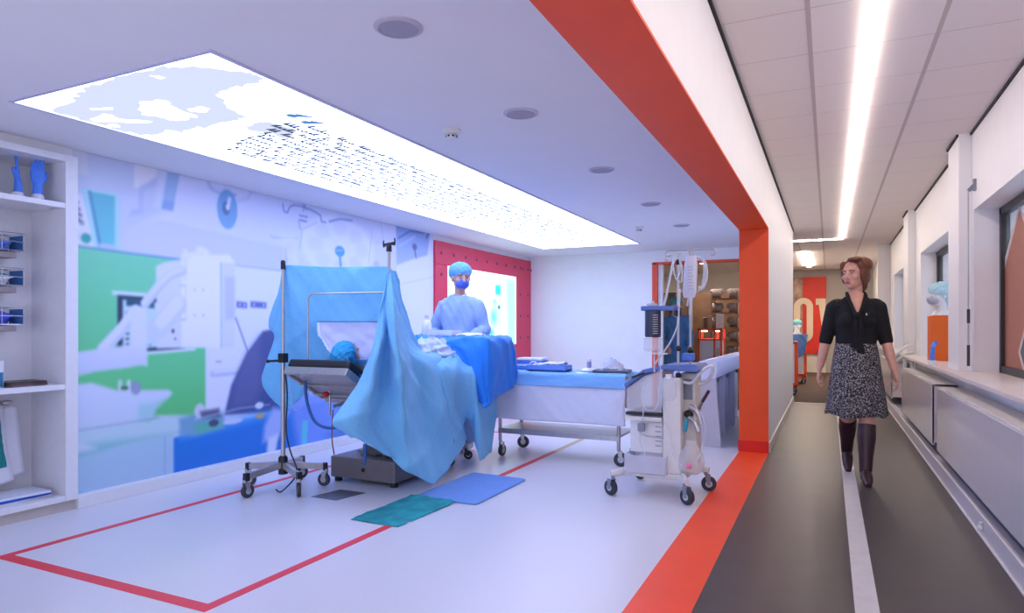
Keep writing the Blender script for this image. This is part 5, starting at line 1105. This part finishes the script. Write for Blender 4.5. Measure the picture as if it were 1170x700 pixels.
hang('long clear tube looping below the sloped lid', [(738, 436), (733, 450), (737, 466), (747, 468), (753, 456), (752, 442)], .0045, None, 4.66)
hang('long clear tube falling from the canister to the lower tray', [(751, 400), (756, 430), (760, 470), (764, 500), (772, 525), (786, 532), (800, 520), (806, 490), (800, 470)], .004)
hang('clear tube dropping in front of the body panel to the tray', [(733, 440), (735, 470), (731, 500), (738, 522), (744, 540)], .004)
o = thing('drip_chamber_bowl', 'clear round collecting bowl hung beside the machine tower', 'bowl', (fx(764, 4.66), 4.66, fz(764, 458, 4.66)))
MB().lathe([(.03, fz(764, 457, 4.66)), (.052, fz(764, 452, 4.66)), (.054, fz(764, 438, 4.66)), (.035, fz(764, 432, 4.66))], (fx(764, 4.64), 4.635, 0), 20).build('bowl', CLEAR, o, smooth=.7); MB().lathe([(.022, fz(764, 432, 4.66)), (.022, fz(764, 427, 4.66))], (fx(764, 4.64), 4.635, 0), 14).build('bowl_cap', GLOSSW, o)
# ================================================================= white moulded bench behind the machine
t = thing('moulded_bench', 'long white moulded bench with a rounded sloping top behind the salvage machine', 'bench', (-1.3, 8, 0))
BN = mat('bench_white', (216, 220, 244), .35)
prof = [(-1.55, .60), (-1.55, .68), (-1.45, .75), (-1.28, .83), (-1.14, .878), (-1.07, .885), (-1.025, .86), (-1.01, .80), (-1.03, .69)]
MB().prism([(x, 6.96, z) for x, z in prof], (0, 0, 0), (0, 2.6, 0)).build('counter_top', BN, t, bev=.01, smooth=.6)
MB().prism([(-1.50, 6.955, 0), (-.98, 6.955, 0), (-1.033, 6.955, .69), (-1.50, 6.955, .60)], (0, 0, 0), (0, .06, 0)).build('end_panel', mat('bench_end_grey', (196, 194, 206), .45), t, bev=.004)
MB().box(-1.48, -1.12, 7.03, 9.5, 0, .60).build('body', BN, t)
for y in (7.75, 8.6): MB().box(-1.12, -1.05, y, y+.06, 0, .68).build('rib', BN, t, bev=.004)
# ================================================================= things in the far hall
t = thing('display_cabinet', 'orange framed glass display cabinet lit from inside beyond the opening', 'cabinet', (-2.05, 13, 0))
cx0, cx1, cy0 = PY(797, 400, 12.6).x, PY(825, 400, 12.6).x, 12.6; zt2 = PY(810, 375, 12.6).z
OF = MATS['orange_frame']
for x in (cx0, (cx0*.35+cx1*.65), cx1-.035):
    for y in (cy0, cy0+.4): MB().box(x, x+.035, y, y+.035, 0, zt2).build('post', OF, t)
for z in (zt2-.035, zt2-.22): MB().box(cx0, cx1, cy0, cy0+.435, z, z+.03).build('shelf', OF, t)
MB().box(cx0+.02, cx1-.02, cy0+.02, cy0+.41, .05, zt2-.22).build('white_body', GLOSSW, t)
for k in range(2): MB().box(cx0+.05+.22*k, cx0+.13+.22*k, cy0+.12, cy0+.3, zt2-.06, zt2-.04).build('inner_lamp', mat('cabinet_lamp', (255, 225, 190), .4, emit=7, emit_rgb=(1.0, .8, .6)), t)
for k in range(4): MB().box(cx0+.62*(cx1-cx0)+.04, cx1-.045, cy0-.008, cy0+.02, .2+.17*k, .34+.17*k).build('drawer', mat('beige_drawer', (205, 190, 172), .5), t)
for k, x in enumerate((cx0+.06, cx0+.14, cx0+.32)):
    tag(MB().cbox((x+.05, cy0+.2, zt2+.105+.015*k), (.07 if k < 2 else .14, .05, .2+.03*k), (.15, 0, .2)).build('leaflet_holder', mat('leaflet_%d' % k, ((120, 90, 70), (170, 140, 110), (225, 215, 205))[k], .5, noise=.2, nscale=20), bev=.004), ('brown leaflet holder on top of the orange cabinet', 'tan leaflet holder on top of the orange cabinet', 'white open leaflet holder on top of the orange cabinet')[k], 'leaflet holder')
t = thing('storage_rack', 'open rack stacked with grey bedding rolls beyond the opening', 'rack', (-2.6, 15.4, 0))
rx0, rx1, ry0 = PY(812, 400, 15.2).x, PY(843, 400, 15.2).x, 15.2
WD = mat('brown_wood', (112, 82, 60), .6, noise=.2, nscale=6)
for x in (rx0, rx1-.03):
    for y in (ry0, ry0+.45): MB().box(x, x+.03, y, y+.03, 0, 2.02).build('post', WD, t)
for k in range(6):
    z = .25+.32*k; MB().box(rx0, rx1, ry0, ry0+.48, z, z+.025).build('shelf', WD, t)
    for j in range(2):
        x = rx0+.05+(rx1-rx0-.1)*(.12 + .76*j)
        if k < 6: tag(MB().tube(smooth_path([(x-.10, ry0+.22, z+.13), (x-.08, ry0+.22, z+.133), (x+.08, ry0+.22, z+.13), (x+.10, ry0+.22, z+.128)], 8), [.05, .09, .1, .105, .1, .105, .1, .09, .05], 12).build('bedding_roll', mat('grey_bedding', (138, 124, 124), .9, noise=.2, nscale=20), smooth=True), 'rolled grey bedding lying on the rack beyond the opening', 'bedding roll', 'bedding rolls on the rack')
t = thing('dark_cupboard', 'tall dark brown cupboard standing beside the bedding rack', 'cupboard', (-3.4, 16, 0))
MB().box(-4.9, -3.0, 15.9, 16.3, 0, 2.05).build('carcass', mat('dark_brown_wood', (70, 52, 42), .6, noise=.2, nscale=5), t)
for k in range(4): MB().box(-4.88+.47*k, -4.43+.47*k, 15.87, 15.9, .08, 2.0).build('door', mat('brown_door', (104, 80, 64), .55, noise=.2, nscale=5), t, bev=.005); 
for k in range(4): MB().box(-4.47+.47*k, -4.455+.47*k, 15.85, 15.87, .95, 1.15).build('handle', STEEL, t)
MB().box(-3.42, -3.28, 15.84, 15.87, 0, 2.05).build('dark_strip', BLACK, t)
tag(MB().box(-2.95, -1.2, 16.3, 16.42, 0, 2.05).build('partition', WD), 'brown wooden partition behind the bedding rack', 'partition')
# 07 sign
t = thing('number_sign', 'red wall sign with large cream numerals 07 at the corridor end', 'sign', (-.4, 19.95, .5))
def sy(px, py): return PY(px, py, 19.94)
xa_, xb_, z0, z1 = sy(917, 350).x, sy(944, 350).x, sy(930, 404).z, sy(930, 316).z
MB().box(xa_, xb_, 19.95, 19.999, z0, z1).build('red_panel', mat('sign_red', (222, 44, 20), .5, noise=.05, nscale=8), t)
MB().box(sy(898, 350).x, xa_-.005, 19.955, 19.999, z0, z1).build('picture_panel', mat('sign_picture', (176, 150, 130), .6, noise=.5, nscale=5), t)
CRM = mat('sign_cream', (236, 214, 184), .5)
def rr(x0, x1, z0, z1, r, n=6):
    P = []
    for cx, cz, a0 in ((x1-r, z0+r, -90), (x1-r, z1-r, 0), (x0+r, z1-r, 90), (x0+r, z0+r, 180)):
        for k in range(n+1): a = math.radians(a0+90*k/n); P.append((cx+r*math.cos(a), cz+r*math.sin(a)))
    return P
A, B = sy(907, 391), sy(929, 340)
o_, i_ = rr(A.x, B.x, A.z, B.z, .24), rr(A.x+.16, B.x-.16, A.z+.16, B.z-.16, .09)
n = len(o_); V = [(x, 19.925, z) for x, z in o_]+[(x, 19.925, z) for x, z in i_]; V += [(x, 19.95, z) for x, y, z in V]
fs = [(k, (k+1) % n, n+(k+1) % n, n+k) for k in range(n)]+[(2*n+k, 3*n+k, 3*n+(k+1) % n, 2*n+(k+1) % n) for k in range(n)]+[(k, 2*n+k, 2*n+(k+1) % n, (k+1) % n) for k in range(n)]+[(n+k, n+(k+1) % n, 3*n+(k+1) % n, 3*n+k) for k in range(n)]
MB().add(V, fs).build('digit_zero', CRM, t)
C1, C2 = sy(932, 341), sy(943.5, 341); zb_ = A.z
MB().prism([(C1.x, 19.925, C1.z), (C2.x, 19.925, C1.z), (C2.x, 19.925, C1.z-.22), (C1.x+.38, 19.925, zb_), (C1.x+.20, 19.925, zb_), (C2.x-.17, 19.925, C1.z-.17), (C1.x, 19.925, C1.z-.17)], (0, 0, 0), (0, .025, 0)).build('digit_seven', CRM, t)
# orange display carts with busts in the corridor end
def bust(label, loc, S, rz, cap, mask=None, H=0.0, cat='bust'):
    M = place(loc, rz, S) @ Matrix.Translation((0, 0, -1.40)); T = hmat(0, 0)
    o = thing('display_bust', label, cat, loc)
    m = MB(M); head_shapes(m, T); m.tube([(0, .02, 1.40), (0, .02, 1.42), (0, .02, 1.45)], [(.10, .085), (.085, .075), (.052, .054)], 18)
    put('head', voxel(m, .005, 3, 'bust'), GLOSSW, o)
    m = MB(M); m.ell((0, .022, 1.648), (.105, .122, .085), n=22, m=12); m.ell((0, .06, 1.60), (.095, .085, .085)); m.ell((0, .09, 1.54), (.06, .05, .05)); me = voxel(m, .006, 2, 'cap'); roughen(me, 35, 30, 40, 1.5, .004)
    put('bouffant_cap', me, cap, o)
    if mask:
        m = MB(M); m.ell((0, -.055, 1.548), (.058, .058, .046)); m.ell((0, -.090, 1.560), (.034, .036, .034)); put('face_mask', voxel(m, .005, 2, 'mask'), mask, o)
    return o
def cart(label, x1, y0, top, cloth):
    t = thing('display_cart', label, 'cart', (x1-.35, y0+.3, 0)); x0 = x1-.7; y1 = y0+.55
    MB().box(x0+.03, x1-.03, y0+.01, y1-.01, .22, top-.04).build('white_body', GLOSSW, t)
    for x in (x0, x1-.04):
        for y in (y0, y1-.04): MB().box(x, x+.04, y, y+.04, .14, top).build('orange_post', ORANGE, t)
    for z in (.14, top-.04):
        MB().box(x0, x1, y0, y0+.04, z, z+.04).box(x0, x1, y1-.04, y1, z, z+.04).box(x0, x0+.04, y0, y1, z, z+.04).box(x1-.04, x1, y0, y1, z, z+.04).build('orange_rail', ORANGE, t)
    MB().box(x0+.01, x1-.01, y0+.01, y1-.01, top-.01, top+.006).build('top', GLOSSW, t)
    for x in (x0+.06, x1-.06):
        for y in (y0+.06, y1-.06): caster(t, x, y, .05, .03, .14, .7, BLACK, GREYPL)
    return t
cart('orange and white display cart parked by the corridor wall end', PZ(914, 447).x-.02, 12.95, .96, 0)
cart('orange and white display cart carrying a capped bust and a blue cloth', PY(921, 440, 15.6).x, 15.6, 1.06, 0)
b1 = PY(911, 385, 15.9); bust('small display bust in a pale green cap on an orange cart', (b1.x, 15.9, 1.07), 1.0, .3, mat('green_cap_pale', (130, 190, 190), .8, noise=.1, nscale=50))
tag(sheet('blue_cloth', [[(b1.x-.1, 15.57, 1.075), (b1.x, 15.56, 1.08), (b1.x+.22, 15.57, 1.075)], [(b1.x-.1, 15.55, .9), (b1.x, 15.53, .88), (b1.x+.2, 15.55, .9)], [(b1.x-.06, 15.55, .62), (b1.x+.04, 15.53, .58), (b1.x+.16, 15.55, .66)]], mat('cloth_blue', (96, 136, 200), .8), None, 16, 20, .01, 5, 2), 'blue cloth hanging over the front of the orange cart with the bust', 'cloth')
# ================================================================= window side
RAD = mat('radiator_white', (206, 204, 214), .22, coat=.3)
def radiator(label, y0, y1):
    t = thing('radiator', label, 'radiator', (.9, (y0+y1)/2, .2), 'radiators under the windows')
    MB().box(.80, .822, y0, y1, .20, .715).build('front_panel', RAD, t, bev=.005)
    MB().box(.965, .985, y0, y1, .22, .715).build('rear_panel', RAD, t)
    MB().box(.80, .985, y0, y0+.012, .22, .722).build('end_cover', mat('radiator_end', (224, 214, 216), .35), t, bev=.003); MB().box(.80, .985, y1-.012, y1, .22, .722).build('end_cover', MATS['radiator_end'], t, bev=.003)
    MB().box(.822, .985, y0, y1, .705, .722).build('top_grille', mat('radiator_top', (222, 218, 214), .35), t)
    MB().box(.84, .95, y0+.05, y1-.05, .26, .69).build('convector_fins', GREYPL, t)
    for y in (y0+.3, y1-.3): MB().box(.985, 1.0, y-.02, y+.02, .3, .65).build('wall_bracket', STEEL, t)
radiator('long white panel radiator under the window with the salmon film', 1.2, 6.42)
radiator('white panel radiator under the window with the orange block', 6.72, 9.35)
radiator('white panel radiator beyond the bent white grab rail', 10.9, 13.2)
o = thing('grab_rail', 'white bent grab rail with bracket on the window wall beyond the radiator', 'grab rail', (.9, 10.3, .5))
for k in range(2):
    MB().tube(smooth_path([(1.0, 10.20, .98-.1*k), (.92, 10.15, .96-.1*k), (.84, 10.05, .90-.1*k), (.78, 9.95, .86-.1*k), (.76, 9.9, .80-.1*k), (.80, 9.86, .77-.1*k)], 24), .02, 10).build('rail', GLOSSW, o, smooth=True)
MB().box(.86, .90, 9.82, 9.92, .35, .80).build('support_leg', GLOSSW, o, bev=.008); MB().box(.99, 1.0, 10.1, 10.3, .7, .82).build('wall_plate', GLOSSW, o)
o = thing('pipe_valve', 'small white radiator valve on the skirting duct', 'valve', (.79, 4.62, .05))
MB().tube([(.797, 4.62, .05), (.775, 4.62, .052)], .016, 12).build('valve_body', GLOSSW, o); MB().tube([(.79, 4.62, .05), (.79, 4.62, .085)], .010, 10).build('valve_knob', CREAM, o)
# orange block with bust
p = PZ(1063, 412, .85)
tag(MB().box(p.x, 1.215, p.y, p.y+.24, .851, .851+.485).build('display_block', mat('orange_block', (232, 104, 16), .5, noise=.04, nscale=4), bev=.003), 'tall orange display block on the window sill carrying a white bust', 'display block')
bust('white display bust with pale blue bouffant cap and grey mask on the orange block', (p.x+.10, p.y+.11, 1.337), 1.12, -1.15, mat('cyan_cap', (186, 226, 240), .8, noise=.1, nscale=50, bump=.3), mat('grey_mask', (176, 180, 200), .7))
p = PZ(1065.5, 417, .85); glove_hand('blue rubber glove on a white stand on the window sill before the orange block', (p.x, p.y, .851), 1.9, .165, 'relax', 1)
# window crank rod
o = thing('window_crank_rod', 'thin steel window crank rod with grey grips hanging beside the window with salmon film', 'crank rod', (1.02, 6.44, 1.0))
cp = PX(1106.5, 300, 1.0); cyy = cp.y; zq = lambda y: PX(1106.5, y, 1.0).z
MB().tube([(1.0, cyy, zq(216)), (1.0, cyy, zq(353))], .0055, 8).build('upper_rod', STEEL, o, smooth=True)
MB().tube([(1.0, cyy, zq(353)), (1.0, cyy, zq(369))], .011, 10).build('grip', RUBBER, o, smooth=True); MB().tube([(1.0, cyy, zq(369)), (1.0, cyy, zq(394))], .0065, 8).build('lower_rod', STEEL, o); MB().tube([(1.0, cyy, zq(394)), (1.0, cyy, zq(418))], .011, 10).build('crank_handle', RUBBER, o, smooth=True)
MB().bar((1.0, cyy, zq(218)), (1.05, cyy, zq(210)), .02, .03).build('gear_bracket', GREYPL, o, bev=.004); MB().box(1.03, 1.05, cyy-.02, cyy+.02, zq(218), zq(205)).build('gear_plate', GREYPL, o)
for y in (7.06, 10.99): tag(MB().tube([(1.03, y, .86), (1.03, y, ZK)], .012, 10).build('heating_pipe', WHITE, smooth=True), 'thin white vertical pipe beside a window column', 'pipe', 'vertical pipes beside the columns')
bpy.data.scenes.remove(TMP)
